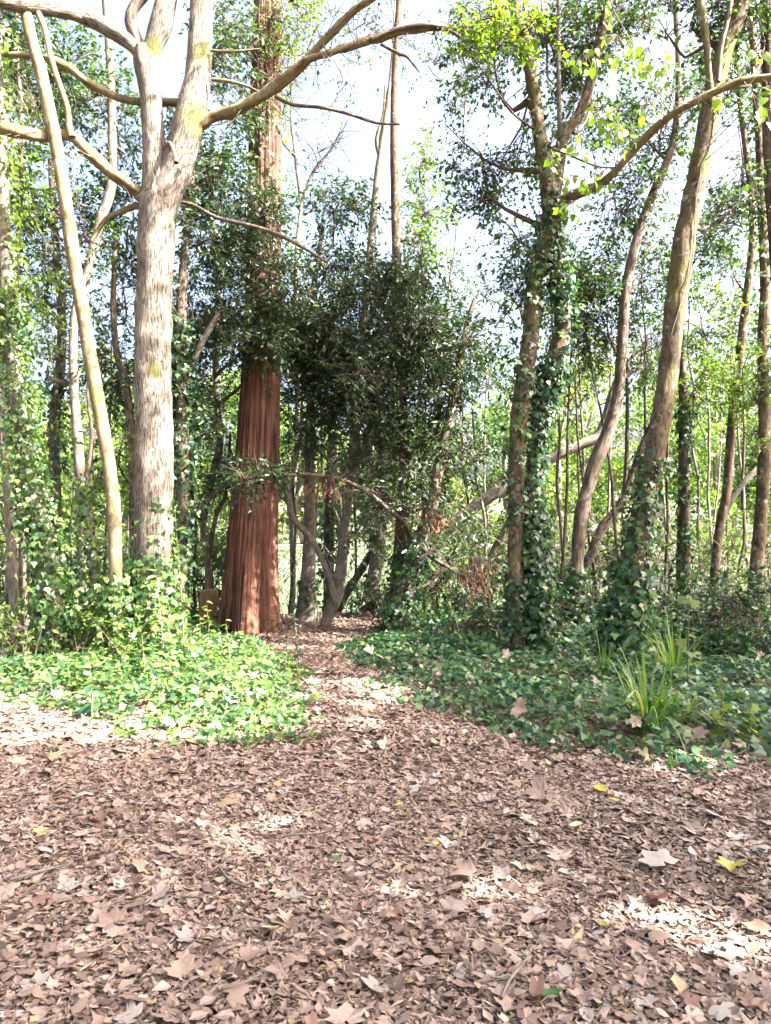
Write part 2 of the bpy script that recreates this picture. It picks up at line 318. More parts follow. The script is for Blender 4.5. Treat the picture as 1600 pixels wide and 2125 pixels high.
# ------------------------------------------------------------------ trunks and limbs
def smooth(ctrl, step):
    c = np.asarray(ctrl, float); c = np.vstack([2*c[0]-c[1], c, 2*c[-1]-c[-2]]); c[:, 3] = np.maximum(c[:, 3], .001); out = []
    for i in range(1, len(c)-2):
        p0, p1, p2, p3 = c[i-1], c[i], c[i+1], c[i+2]; n = max(2, int(np.linalg.norm(p2[:3]-p1[:3])/step))
        t = (np.arange(n)/n)[:, None]
        out.append(.5*((2*p1)+(-p0+p2)*t+(2*p0-5*p1+4*p2-p3)*t*t+(-p0+3*p1-3*p2+p3)*t**3))
    out.append(c[-2][None]); r = np.vstack(out); r[:, 3] = np.maximum(r[:, 3], .0015); return r
def frames(path):
    T = nrm(np.gradient(path[:, :3], axis=0)); U = np.empty_like(T); u = np.cross(T[0], [0, 1, 0.2]); u /= np.linalg.norm(u)
    for i in range(len(T)):
        u = u-T[i]*(u@T[i]); u /= np.linalg.norm(u); U[i] = u
    return T, U, np.cross(T, U)
def tube(ctrl, segs=12, step=.12, rough=.06, rfun=None, moss=0.0, spots=(), seed=0, wob=0.0):
    p = smooth(ctrl, step)
    if wob:
        q = np.stack([np.arange(len(p))*step, 0*p[:, 0]+seed, 0*p[:, 0]], -1)
        for a in range(3): p[:, a] += (noise(q, 1.3, seed+a)-.5)*wob*sm(0, 3, np.arange(len(p)))
    T, U, Vv = frames(p); n = len(p); s = np.concatenate([[0], np.cumsum(np.linalg.norm(np.diff(p[:, :3], axis=0), axis=1))])
    th = np.arange(segs)*2*pi/segs; ct, st = np.cos(th)[None], np.sin(th)[None]; r = p[:, 3][:, None]
    r0 = max(float(np.median(p[:, 3])), .01)
    bk = np.stack([ct*r0+0*r, st*r0+0*r, s[:, None]+0*ct], -1)
    R = r*(1+rough*2*(noise(bk/r0*np.array([1, 1, 0])+bk*np.array([0, 0, 5.]), 1.1, seed)-.5)+rough*1.6*(noise(bk/r0*np.array([3, 3, 0])+bk*np.array([0, 0, 11.]), 1.0, seed+9)-.5))
    if rfun is not None: R = R*rfun(th[None, :]+0*r, s[:, None]+0*ct, p)
    V = p[:, None, :3]+(ct*R)[..., None]*U[:, None]+(st*R)[..., None]*Vv[:, None]
    a = (np.arange(n-1)[:, None]*segs+np.arange(segs)); b = (np.arange(n-1)[:, None]*segs+(np.arange(segs)+1) % segs)
    Fa = np.stack([a, b, b+segs, a+segs], -1).reshape(-1, 4); V = V.reshape(-1, 3)
    ms = moss*.72*(.5*sm(.35, .75, noise(V, 2.2, seed+5))+.7*sm(.4, .8, noise(V, 9, seed+6))) if moss else np.zeros(len(V))
    if moss:
        nz_ = nrm(V-np.repeat(p[:, :3], segs, 0)); ms = ms+.18*moss*np.clip(nz_[:, 2], 0, 1)+.2*moss*np.clip(-nz_[:, 0]*.3+nz_[:, 1]*.1, 0, 1)
    for (c, rad, amt) in spots: ms = np.maximum(ms, amt*np.exp(-(((V-c)/rad)**2).sum(-1)))
    return V, Fa, {'bark': bk.reshape(-1, 3), 'moss': ms}, p
def px_path(pts, Y, k=1.0):
    """control points (px, py, half width px[, depth]) -> world"""
    out = []
    for q in pts:
        y = q[3] if len(q) > 3 else Y
        out.append([*P(q[0], q[1], y), q[2]/F*y*k])
    return out

class Tree:
    def __init__(s, name, base, label, cat='tree', group=None):
        s.base = np.array(base, float); s.root = root(name, s.base, label, cat, group); s.paths = []; s.leaves = {}; s.tw = []; s.iv = {}
    def part(s, name, V, Fa, at, m, kind=None, smooth=True):
        return obj(name, mesh_data(name, V-s.base, Fa, m, smooth, at), s.root, kind)
    def limb(s, name, ctrl, m, segs=12, step=.12, **k):
        V, Fa, at, p = tube(ctrl, segs, step, seed=int(rng.integers(1000)), **k); s.part(name, V, Fa, at, m); s.paths.append(p); return p
    def near(s, c, drop=.6):
        best = None
        for p in s.paths:
            q = p[:, :3]; w = np.linalg.norm(q-c, axis=1)+2.0*np.maximum(0, q[:, 2]-(c[2]-drop)); i = int(np.argmin(w))
            if best is None or w[i] < best[0]: best = (w[i], q[i], p[i, 3])
        return best[1], best[2]
    def blob(s, c, rad, M, leaf=L_SMALL, T=T_DIAMOND, size=.065, width=.55, n=12, L=.38, limb_m=None, hole=.45, droop=.25, up=.6, keep=None, attach=True):
        c = np.array(c, float); rad = np.array(rad, float)
        M = int(M*DENS); K = int(M*2.6); d = nrm(rng.normal(size=(K, 3))); q = c+d*(rng.uniform(.05, 1, K)**.45)[:, None]*rad
        q = q[noise(q, 1.6, 21) > hole][:M] if hole > 0 else q[:M]
        if len(q) == 0: return
        out = nrm((q-c)/rad); D = out*.6+rng.normal(0, .5, q.shape); D[:, 2] += .1
        V, Fa, E = sprays(q, D, L*rng.uniform(.6, 1.3, len(q)), n, size, width, T, droop=droop, up=up)
        if keep is not None:
            kc = keep(V.reshape(-1, len(T[0]), 3).mean(1)); V = V.reshape(-1, len(T[0]), 3)[kc].reshape(-1, 3); Fa = Fa[:int(kc.sum())*len(T[1])]
        s.leaves.setdefault(leaf, []).append((V, Fa, {})); s.tw.append((q-nrm(D)*.05, E, np.full(len(q), .0045), np.full(len(q), .0015)))
        # branchlets from the blob's limb to the sprays
        hub = c-np.array([0, 0, rad[2]*.25])
        if attach and s.paths:
            a, r = s.near(c); mid = (a+hub)/2+np.array([0, 0, -.15])+rng.normal(0, .10, 3)
            s.limb('branch', [[*a, min(r*.55, .05)], [*mid, min(r*.4, .032)], [*hub, .016], [*(c+np.array([rng.normal(0, .2), rng.normal(0, .2), rad[2]*.5])), .005]], limb_m or TWIG, 6, .2, wob=.25)
        if keep is not None:
            A_, B_, r1_, r2_ = s.tw.pop(); kt = keep((A_+B_)/2) & keep(A_*.8+B_*.2) & keep(A_*.2+B_*.8); s.tw.append((A_[kt], B_[kt], r1_[kt], r2_[kt])); q = q[kt]
            if len(q) < 8: return
        nb = min(len(q), 26, max(6, len(q)//14)); ids = rng.permutation(len(q))[:nb]; hubs = q[ids]*.55+hub*.45+rng.normal(0, .12, (nb, 3))
        s.tw.append((np.repeat(hub[None], nb, 0), hubs, np.full(nb, .010), np.full(nb, .005)))
        j = np.argmin(((q[:, None]-hubs[None])**2).sum(-1), 1); hj = hubs[j]
        if keep is not None: kt = keep((hj+q)/2) & keep(hj*.75+q*.25); hj, q = hj[kt], q[kt]
        s.tw.append((hj, q, np.full(len(q), .0045), np.full(len(q), .003)))
    def ivy(s, p, z0, z1, n, thick=.05, size=.06, leaf=L_IVY, T=T_IVY, side=None, singles=0, spread=1.0):
        """ivy leaves over the part of limb path p between heights z0 and z1"""
        sel = np.where((p[:, 2] >= z0) & (p[:, 2] <= z1))[0]
        if len(sel) < 2: return
        Tn, U, Vv = frames(p)
        dens = np.maximum(noise(np.stack([p[sel, 2]*1.5, 0*p[sel, 2]+p[sel, 0], 0*p[sel, 2]], -1), 1.0, 77), .15)
        i = rng.choice(sel, n, p=dens/dens.sum()); th = rng.uniform(0, 2*pi, n)
        o_ = np.cos(th)[:, None]*U[i]+np.sin(th)[:, None]*Vv[i]
        if side is not None:
            o_ = nrm(o_+np.array(side)*rng.uniform(.2, 1.4, n)[:, None]); 
        off = p[i, 3]*1.03+thick*rng.uniform(.1, 1, n)**1.5*(1.3-.7*(p[i, 2]-z0)/max(z1-z0, .1))
        pos = p[i, :3]+o_*off[:, None]+rng.normal(0, .03, (n, 3))*spread
        d = nrm(np.array([0, 0, -1.])+o_*.35+rng.normal(0, .45, (n, 3))); nv = o_+np.array([0, 0, .45])+rng.normal(0, .3, (n, 3))
        sz = size*rng.uniform(.55, 1.3, n)
        k = np.zeros(n, bool)
        if singles:
            vis = o_@nrm(np.array([0, 0, 1.4])-p[:, :3].mean(0)) + .6*(off-p[i, 3])/max(thick, .01)
            k[np.argsort(-vis-2.0*(sz/size-1)+rng.normal(0, .25, n))[:singles]] = True; sz = np.where(k, sz*1.12, sz)
        V, Fa = scatter(T, pos[~k], d[~k], nv[~k], sz[~k], 1.0, ca=rng.uniform(-.4, .3, n)[~k], cb=rng.uniform(-.4, .1, n)[~k])
        s.iv.setdefault(leaf, []).append((V, Fa, {}))
        if singles:
            me = s.iv_mesh(leaf, T)
            place(me, 'ivy_leaf', pos[k], d[k], nv[k], sz[k], s)
    def bare(s, p, n, L=.5, lo=.1, up=.2, leaf=None, nl=0):
        i = rng.integers(int(len(p)*lo), len(p), n); a = p[i, :3]; d = nrm(rng.normal(0, 1, (n, 3))+np.array([0, 0, up])); l = L*rng.uniform(.3, 1.2, n)[:, None]
        b = a+d*l*.5+rng.normal(0, .04, (n, 3)); c = b+nrm(d+rng.normal(0, .35, (n, 3)))*l*.55
        for A, B, r1, r2 in [(a, b, .006, .004), (b, c, .004, .0015)]: s.tw.append((A, B, np.full(n, r1), np.full(n, r2)))
        for _ in range(2):
            e = b+nrm(d+rng.normal(0, .8, (n, 3)))*l*rng.uniform(.2, .5, (n, 1)); s.tw.append((b, e, np.full(n, .003), np.full(n, .0012)))
        if nl:
            V, Fa, E = sprays(b, c-b, l[:, 0]*.6, nl, .05, .6, T_DIAMOND); s.leaves.setdefault(leaf, []).append((V, Fa, {}))
    def iv_mesh(s, leaf, T):
        key = ('ivy_leaf', leaf.name)
        if key not in CACHE:
            tv = T[0].copy(); tv[:, 2] = -.2*tv[:, 0]**2-.18*tv[:, 1]**2; CACHE[key] = mesh_data('ivy_leaf', tv, T[1], leaf)
        return CACHE[key]
    def done(s):
        for m, L in s.leaves.items():
            V, Fa, _ = cat_parts(L); s.part('crown', V, Fa, {}, m, 'stuff')
        for m, L in s.iv.items():
            V, Fa, _ = cat_parts(L); s.part('ivy', V, Fa, {}, m, 'stuff')
        if s.tw:
            A, B, ra, rb = (np.concatenate(x) for x in zip(*s.tw)); V, Fa, at = sticks(A, B, ra, rb); s.part('twigs', V, Fa, at, TWIG, 'stuff')
CACHE = {}; DENS = 1.6
from mathutils import Matrix, Vector
def place(me, name, pos, d, nv, size, tree, width=1.0):
    Ya = nrm(d); Xa = nrm(np.cross(Ya, nv)); Za = np.cross(Xa, Ya)
    for i in range(len(pos)):
        o = bpy.data.objects.new(name, me); COL.objects.link(o); o.parent = tree.root
        R = np.stack([Xa[i]*width, Ya[i], Za[i]], 1)*size[i]; l = pos[i]-tree.base
        o.matrix_local = Matrix(((R[0, 0], R[0, 1], R[0, 2], l[0]), (R[1, 0], R[1, 1], R[1, 2], l[1]), (R[2, 0], R[2, 1], R[2, 2], l[2]), (0, 0, 0, 1)))
def laurel(t, L_, f=.85):
    for q in L_:
        c, r = px_blob(*q[:6]); t.blob(c, r, q[6]*f, L_LAUREL, T_DIAMOND, .095, .40, n=12, L=.38, hole=.42)
        for k_ in range(3):
            o_ = rng.normal(0, 1, 3)*r*np.array([.95, .6, .9]); t.blob(c+o_, r*rng.uniform(.25, .5, 3), max(6, q[6]*.09), L_LAUREL, T_DIAMOND, .095, .40, n=12, L=.5, hole=0, attach=False, droop=.5)
def px_blob(px, py, rx, ry, Y, dY):
    return P(px, py, Y), np.array([rx/F*Y, dY, ry/F*Y])
def base_of(px, py_, Y):
    x = (px-800)/F*Y; return (x, Y, gz1(x, Y))

def gap(q):  # prunes unseen crowns leaf by leaf so sun lands on chosen patches
    g = q[:, :2]-q[:, 2:3]*SD[None, :2]/SD[2]; x, y = g[:, 0], g[:, 1]
    p = np.full(len(q), .92)
    lit = sm(.35, -.6, x)*sm(5.3, 6.3, y)*sm(13.5, 12, y); p = p*(1-lit)+.10*lit
    far_l = sm(-2.6, -3.6, x)*sm(6, 8, y); p = p*(1-far_l)+.38*far_l
    for (cx, cy, rx, ry, v) in [(1.10, 3.05, .20, .17, -.5), (1.32, 2.86, .24, .15, -.5), (1.05, 3.12, .3, .1, -.3), (.30, 3.35, .6, .2, .15), (1.35, 3.9, .5, .22, .8), (-.05, 6.75, .4, .22, .35), (-.75, 8.8, .75, 1.3, .92), (-2.2, 5.7, 1.5, .4, .15), (1.95, 5.0, .3, .2, .0), (-.75, 2.75, .6, .35, 1.1), (-1.0, 4.2, .7, .3, .7), (.4, 4.9, .5, .3, .5)]:
        w = np.exp(-(((x-cx)/rx)**2+((y-cy)/ry)**2)**2); p = p*(1-w)+v*w
    return noise(np.stack([x*1.7, y*1.7, 0*x], -1), 1.0, 51)*.6+.4*noise(np.stack([x*4.5, y*4.5, 0*x], -1), 1.0, 52)+rng.normal(0, .05, len(q)) < (.12+.83*p)
def by(px):
    for lim, ph in [(150, 'behind the ivy-smothered leaning trunk'), (290, 'behind the slender mossy trunk'), (480, 'between the thick forked tree and the massive red trunk'), (640, 'just right of the massive red trunk'), (820, 'beyond the path end'), (1000, 'behind the dark laurel'), (1140, 'behind the ivy-clad forked trunk'), (1270, 'behind the grey leaning trunk'), (1420, 'behind the reddish leaning trunk')]:
        if px < lim: return ph
    return 'near the right-hand edge'
# ------------------------------------------------------------------ near trees
# T1: the broad pale tree that forks
Y = 9.0
t = Tree('forked_tree', base_of(315, 1385, Y), 'thick pale ridged tree that forks into two mossy limbs, sunlit, beside the ivy bed', 'tree')
sp = [(P(320, 768, Y-.2), .10, 1.0), (P(350, 300, Y-.1), .16, .45), (P(410, 250, Y-.1), .28, .75), (P(420, 110, Y-.1), .2, .75), (P(318, 95, Y-.1), .13, .95), (P(305, 660, Y), .2, .3), (P(335, 480, Y-.1), .25, .35)]
def trunkf(th, s, p):
    z = p[:, 2][:, None]
    fl = 1+.35*np.exp(-np.maximum(z, 0)*2.6)*(1+.35*np.sin(5*th+1)); kn = 1+.16*np.exp(-(((z-5.05)/.22)**2))*np.clip(np.cos(th+pi/2+.3), 0, 1)
    return fl*kn*(1+.03*np.sin(3*th+z*1.5))
tp = t.limb('trunk', px_path([(314, 1440, 42), (315, 1330, 41), (316, 1200, 39), (318, 1000, 38), (318, 850, 38), (318, 700, 37), (322, 560, 36), (324, 480, 36), (326, 430, 37), (327, 395, 33), (322, 330, 25), (316, 260, 22), (311, 190, 22), (304, 130, 26), (300, 100, 20)], Y), BARK_PALE, 40, .05, rough=.06, rfun=trunkf, spots=sp, moss=.25)
t.limb('limb', px_path([(320, 560, 14), (327, 480, 25), (344, 405, 33), (368, 340, 32), (388, 270, 33), (402, 215, 31), (412, 140, 26), (417, 60, 24), (420, -30, 23), (424, -140, 21)], Y, 1.0), BARK_PALE, 32, .05, rough=.06, spots=sp, moss=.45)
t.limb('limb', px_path([(302, 150, 19), (318, 95, 20), (334, 50, 23), (344, 0, 22), (352, -80, 20), (365, -170, 17)], Y), BARK_PALE, 24, .06, spots=sp, moss=.3)
t.limb('branch', px_path([(304, 140, 15), (282, 100, 16), (245, 72, 16), (185, 38, 16), (130, 18, 18, 8.8), (60, 5, 20, 8.5), (-10, -10, 24, 8.2), (-90, -30, 24, 8)], Y), BARK_PALE, 20, .06, rough=.09, moss=.55)
t.limb('branch', px_path([(302, 120, 11), (285, 85, 12), (270, 45, 12), (278, 15, 11), (303, -15, 11), (320, -60, 9)], Y), BARK_DARK, 14, .06, moss=.2)
b2 = t.limb('branch', px_path([(398, 275, 10), (425, 256, 13), (447, 243, 12), (480, 232, 11, 8.9), (530, 205, 11, 8.8), (575, 175, 11, 8.7), (615, 142, 10, 8.6), (650, 108, 9, 8.5), (690, 65, 8, 8.4), (735, 25, 7, 8.3), (800, -15, 6, 8.2), (880, -70, 4, 8.1)], Y), BARK_MOSSY, 18, .05, rough=.22, moss=.7, wob=.06)
b3 = t.limb('branch', px_path([(632, 125, 8), (670, 118, 8), (720, 100, 8), (765, 84, 9), (810, 72, 8), (860, 62, 7), (920, 58, 6), (980, 65, 5), (1040, 62, 4), (1110, 40, 3)], 8.5), BARK_MOSSY, 14, .05, rough=.25, moss=.6, wob=.06)
t.limb('branch', px_path([(770, 82, 6), (820, 62, 5), (880, 52, 5), (930, 62, 4), (965, 85, 3)], 8.45), BARK_DARK, 8, .06)
t.limb('branch', px_path([(790, 92, 3), (830, 112, 4), (845, 118, 3), (870, 150, 1.5)], 8.5), BARK_DARK, 8, .06)
b4 = t.limb('branch', px_path([(308, 432, 12), (290, 405, 12), (262, 383, 11, 8.9), (225, 355, 11, 8.8), (185, 318, 11, 8.7), (155, 288, 11, 8.6), (130, 282, 11, 8.6), (90, 284, 11, 8.5), (45, 273, 13, 8.4), (0, 262, 14, 8.3), (-70, 250, 14, 8.2)], Y), BARK_MOSSY, 18, .05, rough=.2, moss=.9, wob=.06)
t.limb('branch', px_path([(150, 285, 8), (143, 262, 7), (140, 225, 6), (125, 180, 6), (107, 125, 6), (95, 70, 6), (80, 30, 7), (55, -10, 7), (40, -60, 7)], 8.55), BARK_MOSSY, 10, .06, rough=.1, moss=.4)
t.limb('branch', px_path([(395, 218, 7), (360, 216, 8), (310, 212, 8, 9.2), (265, 203, 8, 9.2), (225, 188, 8, 9.2), (180, 165, 8, 9.1), (140, 135, 8, 9.1), (105, 120, 7, 9), (55, 115, 6, 9), (0, 113, 5, 9)], 9.2), BARK_MOSSY, 14, .05, rough=.22, moss=.9, wob=.06)
t.limb('branch', px_path([(305, 430, 7), (280, 428, 7), (250, 440, 6), (220, 455, 5), (190, 500, 4)], 9.1), BARK_MOSSY, 8, .06, moss=.3)
t.limb('branch', px_path([(340, 310, 5), (352, 298, 5, 8.85), (361, 315, 4, 8.7), (366, 338, 5, 8.65)], 8.95), BARK_MOSSY, 8, .04)
t.limb('branch', px_path([(440, 165, 4), (470, 168, 4), (510, 178, 3), (545, 195, 2)], 8.9), BARK_MOSSY, 6, .08)
t.limb('branch', px_path([(438, 105, 3), (480, 107, 3), (540, 102, 2)], 8.9), BARK_MOSSY, 6, .08)
t.limb('branch', px_path([(365, 418, 4), (400, 425, 4), (450, 452, 4), (520, 468, 4), (580, 488, 4), (640, 520, 3), (680, 545, 3)], 9.3), BARK_DARK, 6, .1)
t.limb('branch', px_path([(570, 200, 4), (610, 218, 4), (660, 222, 3.5), (720, 235, 3.5), (780, 255, 3), (830, 258, 2)], 8.7), BARK_DARK, 6, .1)
for q_ in (b2, b3, b4): t.bare(q_, 46, .55)
t.bare(b2, 14, .5, .4, .2, L_SMALL, 5); t.bare(b3, 22, .5, .2, .2, L_SMALL, 6)
t.ivy(tp, -.1, 1.25, 2700, .16, .06, L_SUNNY, singles=150, spread=2.2)
t.ivy(tp, 1.0, 1.9, 160, .07, .055, L_SUNNY, side=(.9, -.2, 0))
for q in [(1010, 90, 60, 45, 8.4), (1080, 60, 70, 50, 8.3), (1000, 30, 60, 40, 8.2), (960, 110, 40, 30, 8.4)]:
    c, r = px_blob(*q[:4], q[4], .25); t.blob(c, r, 16, L_LIME, T_OVAL, .065, .6, n=9, L=.25, hole=.3, attach=False)
t.done()

# T2: slender mossy pole
t = Tree('slender_tree', base_of(240, 1345, 8.5), 'slender leaning yellow-mossy trunk directly left of the thick forked tree', 'tree')
p = t.limb('trunk', px_path([(243, 1375, 14), (240, 1250, 13), (237, 1080, 14), (228, 980, 14), (212, 880, 14), (190, 760, 14), (172, 650, 14), (158, 570, 13), (146, 490, 14), (133, 400, 13), (120, 320, 13), (104, 240, 13), (88, 165, 13), (65, 80, 12), (48, 0, 12), (38, -70, 12)], 8.5), BARK_MOSSY, 20, .05, rough=.05, moss=.75)
t.ivy(p, -.1, 1.0, 900, .16, .055, L_SUNNY, singles=60, spread=2); t.done()

# T3: pale leaning pole behind
t = Tree('slender_tree', base_of(172, 1330, 10.5), 'thin pale trunk that bends right then rises behind the slender mossy trunk', 'tree')
p = t.limb('trunk', px_path([(174, 1350, 10), (172, 1150, 10), (165, 960, 11), (157, 860, 10), (152, 760, 9), (155, 650, 8), (182, 560, 9), (207, 460, 10), (230, 390, 10), (233, 300, 9), (230, 180, 8), (225, 80, 8), (215, -40, 7)], 10.5), BARK_GREY, 14, .08, moss=.4)
t.ivy(p, -.2, 2.2, 650, .11, .055, L_SUNNY, spread=1.6)
t.limb('branch', px_path([(178, 1010, 5), (190, 900, 4), (182, 820, 3), (190, 700, 2)], 10.5), TWIG, 6, .15)
for q in [(150, 480, 90, 110, 10.8, .8, 110), (95, 130, 110, 90, 11, .9, 140), (235, 250, 70, 120, 11, .8, 100), (130, 720, 80, 90, 11, .7, 30)]:
    t.blob(*px_blob(*q[:6]), q[6], L_SMALL, T_DIAMOND, .075, .55)
t.done()

# T4: ivy-laden trunk far left (leaning) and its neighbours
t = Tree('ivy_clad_tree', base_of(110, 1340, 9), 'leaning trunk smothered in sunlit ivy near the far left edge', 'tree')
p = t.limb('trunk', px_path([(118, 1370, 24), (105, 1230, 22), (88, 1100, 20), (62, 1010, 17), (45, 900, 15), (30, 780, 15), (18, 650, 14), (10, 500, 13), (4, 350, 12), (-2, 200, 11), (-8, 60, 10)], 9), BARK_GREY, 18, .07, moss=.4)
t.ivy(p, 1.2, 4.2, 3000, .15, .055, L_SUNNY, singles=130, spread=1.8)
t.ivy(p, -.2, 1.5, 1500, .13, .065, L_SUNNY, singles=60, spread=2)
t.ivy(p, 4, 8, 1100, .15, .055, L_LIGHT, spread=2)
for q in [(30, 620, 60, 110, 9.3, .6, 40), (20, 330, 60, 120, 9.6, .6, 60), (50, 900, 60, 70, 9.3, .5, 22)]:
    t.blob(*px_blob(*q[:6]), q[6], L_LIGHT, T_OVAL, .075, .6, attach=False)
t.done()
t = Tree('slender_tree', base_of(32, 1340, 9.6), 'straight grey trunk at the far left edge behind the ivy-smothered leaning trunk', 'tree')
t.limb('trunk', px_path([(36, 1350, 11), (24, 1150, 10), (14, 980, 9), (2, 820, 9), (-10, 600, 8)], 9.6), BARK_GREY, 12, .1, moss=.3)
t.limb('branch', px_path([(15, 1230, 5), (18, 1180, 6), (30, 1150, 6), (26, 1100, 5)], 9.6), BARK_GREY, 8, .1); t.done()
t = Tree('slender_tree', base_of(52, 1335, 10), 'thin dark pole with a wavy top crossing the mossy bough at the left edge', 'tree')
t.limb('trunk', px_path([(58, 1345, 8), (48, 1180, 8), (42, 1000, 7), (38, 800, 5), (28, 640, 4), (36, 540, 4), (44, 430, 5), (45, 330, 5), (40, 230, 5), (36, 140, 4), (34, 20, 4)], 10), BARK_DARK, 10, .1, wob=.05)
for q in [(20, 60, 80, 80, 10.3, .8, 110), (60, 200, 90, 100, 10.5, .8, 120), (40, 430, 70, 90, 10.4, .6, 70)]:
    t.blob(*px_blob(*q[:6]), q[6], L_LAUREL, T_DIAMOND, .085, .45)
t.done()
t = Tree('ivy_clad_tree', base_of(200, 1340, 9.2), 'short pale stem dressed in bright ivy between slender mossy trunk and leaning ivy trunk', 'tree')
p = t.limb('trunk', px_path([(206, 1360, 12), (200, 1220, 11), (190, 1120, 9), (185, 1060, 7), (178, 980, 4)], 9.2), BARK_GREY, 12, .08)
t.ivy(p, -.2, 2.2, 1100, .10, .06, L_SUNNY, singles=60, spread=2); t.done()
t = Tree('ivy_clad_tree', base_of(125, 1310, 11.5), 'dark ivy-covered pole in shade behind the leaning ivy trunk', 'tree')
p = t.limb('trunk', px_path([(125, 1330, 13), (118, 1100, 12), (112, 900, 11), (125, 760, 10), (128, 650, 9), (115, 500, 8), (105, 330, 6)], 11.5), BARK_DARK, 12, .1)
t.ivy(p, .8, 4.0, 800, .16, .065, L_IVY, spread=2)
t.blob(*px_blob(100, 560, 100, 120, 11.7, .9), 50, L_SMALL, T_DIAMOND, .08, .5); t.done()

# T6: the giant redwood
Y = 11.6
t = Tree('redwood_tree', base_of(518, 1308, Y), 'massive red-brown trunk with fluted flaring base standing where the path ends', 'tree')
def redf(th, s, p):
    z = np.maximum(p[:, 2], 0)[:, None]; f = np.exp(-z/1.05)
    lob = np.abs(np.sin(2.5*th+.9+.12*z)); lob2 = np.sin(11*th+.5*np.sin(z*.8))
    fib = noise(np.stack([np.cos(th)*7, np.sin(th)*7, 0*th+z*.8], -1), 1.0, 31)-.5; fib2 = noise(np.stack([np.cos(th)*19, np.sin(th)*19, 0*th+z*1.3], -1), 1.0, 37)-.5
    return 1+f*(.42*lob**.7-.18)+.07*np.exp(-z/5)*(lob-.6)+.006*lob2+.10*fib+.08*fib2
sp = [(P(575, 1295, Y-.5), .35, .5), (P(520, 1290, Y-.6), .45, .35)]
p = t.limb('trunk', px_path([(519, 1335, 58), (520, 1295, 57), (521, 1240, 53), (524, 1150, 50), (530, 1040, 46), (536, 920, 43), (541, 780, 39), (545, 640, 36), (548, 480, 34), (550, 320, 33), (553, 150, 30), (556, 0, 28), (560, -160, 26)], Y), BARK_RED, 220, .045, rough=.02, rfun=redf, spots=sp)
t.ivy(p, 5.2, 9.9, 900, .18, .06, L_LIGHT, spread=3)
for q in [(545, 120, 90, 90, 11.2, .5, 60), (560, 20, 100, 70, 11.3, .5, 55)]:
    t.blob(*px_blob(*q[:6]), q[6], L_LIGHT, T_OVAL, .06, .5, n=9, hole=.5, attach=False)
t.done()

# laurel dark mass over the path's end: trunks and crowns
Y = 12.3
t = Tree('laurel_tree', base_of(632, 1300, 12.6), 'straight grey-brown trunk with a mossy flared foot just right of the massive red trunk', 'tree')
def foot(th, s, p):
    z = np.maximum(p[:, 2]+.1, 0)[:, None]; return 1+.9*np.exp(-z/.42)*(1+.4*np.sin(3*th+.4))
p = t.limb('trunk', px_path([(634, 1320, 15), (638, 1260, 15), (641, 1160, 13), (643, 1060, 12), (642, 950, 11), (645, 820, 9), (650, 680, 8), (655, 560, 6), (672, 470, 4)], 12.6), BARK_GREY, 20, .07, rfun=foot, moss=.3)
t.ivy(p, -.3, .7, 260, .06, .06, L_IVY)
laurel(t, [(690, 432, 62, 34, 12.4, .5, 60), (640, 590, 55, 55, 12.4, .6, 110), (650, 700, 80, 90, 12.5, .7, 130), (640, 850, 70, 110, 12.4, .6, 125), (700, 800, 80, 100, 12.6, .7, 150), (625, 690, 45, 70, 12.5, .5, 60), (680, 640, 60, 60, 12.5, .6, 80)], .95)
t.done()

t = Tree('slender_tree', base_of(676, 1302, 12), 'pale curving stem with a crossed pole leaning on it, at the end of the path', 'tree')
p = t.limb('trunk', px_path([(668, 1315, 9), (684, 1270, 13), (700, 1230, 13), (709, 1170, 12), (716, 1090, 10), (724, 1020, 9), (732, 960, 9), (740, 880, 9), (750, 740, 8), (764, 580, 8), (776, 440, 8), (788, 330, 7), (800, 250, 6), (812, 150, 4), (818, 40, 2), (820, -40, 1)], 12), BARK_GREY, 14, .07, moss=.35)
t.limb('branch', px_path([(686, 1270, 5), (697, 1200, 5), (706, 1130, 4), (700, 1080, 3)], 12.1), BARK_GREY, 8, .1)
t.limb('branch', px_path([(790, 330, 5), (782, 290, 5), (796, 240, 4), (800, 180, 3)], 12), BARK_GREY, 8, .1)
laurel(t, [(770, 640, 70, 80, 12.3, .8, 140), (745, 760, 75, 90, 12.2, .7, 140), (715, 565, 70, 28, 12.4, .6, 80), (760, 900, 80, 90, 12.5, .7, 95)])
t.done()
t = Tree('fallen_pole', base_of(694, 1245, 11.95), 'bare pole propped slantwise between the flared trunk and the pale curving stem', 'fallen branch')
t.limb('pole', px_path([(697, 1252, 7), (680, 1190, 7), (655, 1135, 6, 12.0), (628, 1098, 7, 12.0), (607, 1072, 7, 12.0), (598, 1030, 6, 12), (590, 985, 5, 12)], 11.9), BARK_GREY, 10, .06, rough=.1, moss=.2); t.done()

t = Tree('laurel_tree', base_of(768, 1275, 14), 'leaning ivy-spotted trunk beyond the path end, in front of the pale water', 'tree')
p = t.limb('trunk', px_path([(758, 1300, 17), (772, 1220, 16), (785, 1140, 14), (792, 1050, 12), (800, 960, 10), (812, 860, 8), (830, 700, 6)], 14), BARK_GREY, 14, .08, moss=.4)
t.ivy(p, -.6, 1.6, 420, .10, .07, L_IVY, spread=1.6)
p2 = t.limb('branch', px_path([(700, 1270, 8), (720, 1230, 9), (745, 1190, 8), (770, 1150, 8), (800, 1120, 6)], 14.2), BARK_DARK, 10, .08)
laurel(t, [(800, 1000, 70, 80, 14, .7, 55), (840, 880, 90, 110, 14, .8, 80)])
t.done()
t = Tree('ivy_clad_tree', base_of(682, 1270, 14.5), 'dark ivy-wrapped stem between the flared trunk and the pale curving stem', 'tree')
p = t.limb('trunk', px_path([(682, 1290, 12), (682, 1150, 11), (684, 1020, 10), (690, 900, 8)], 14.5), BARK_DARK, 10, .1)
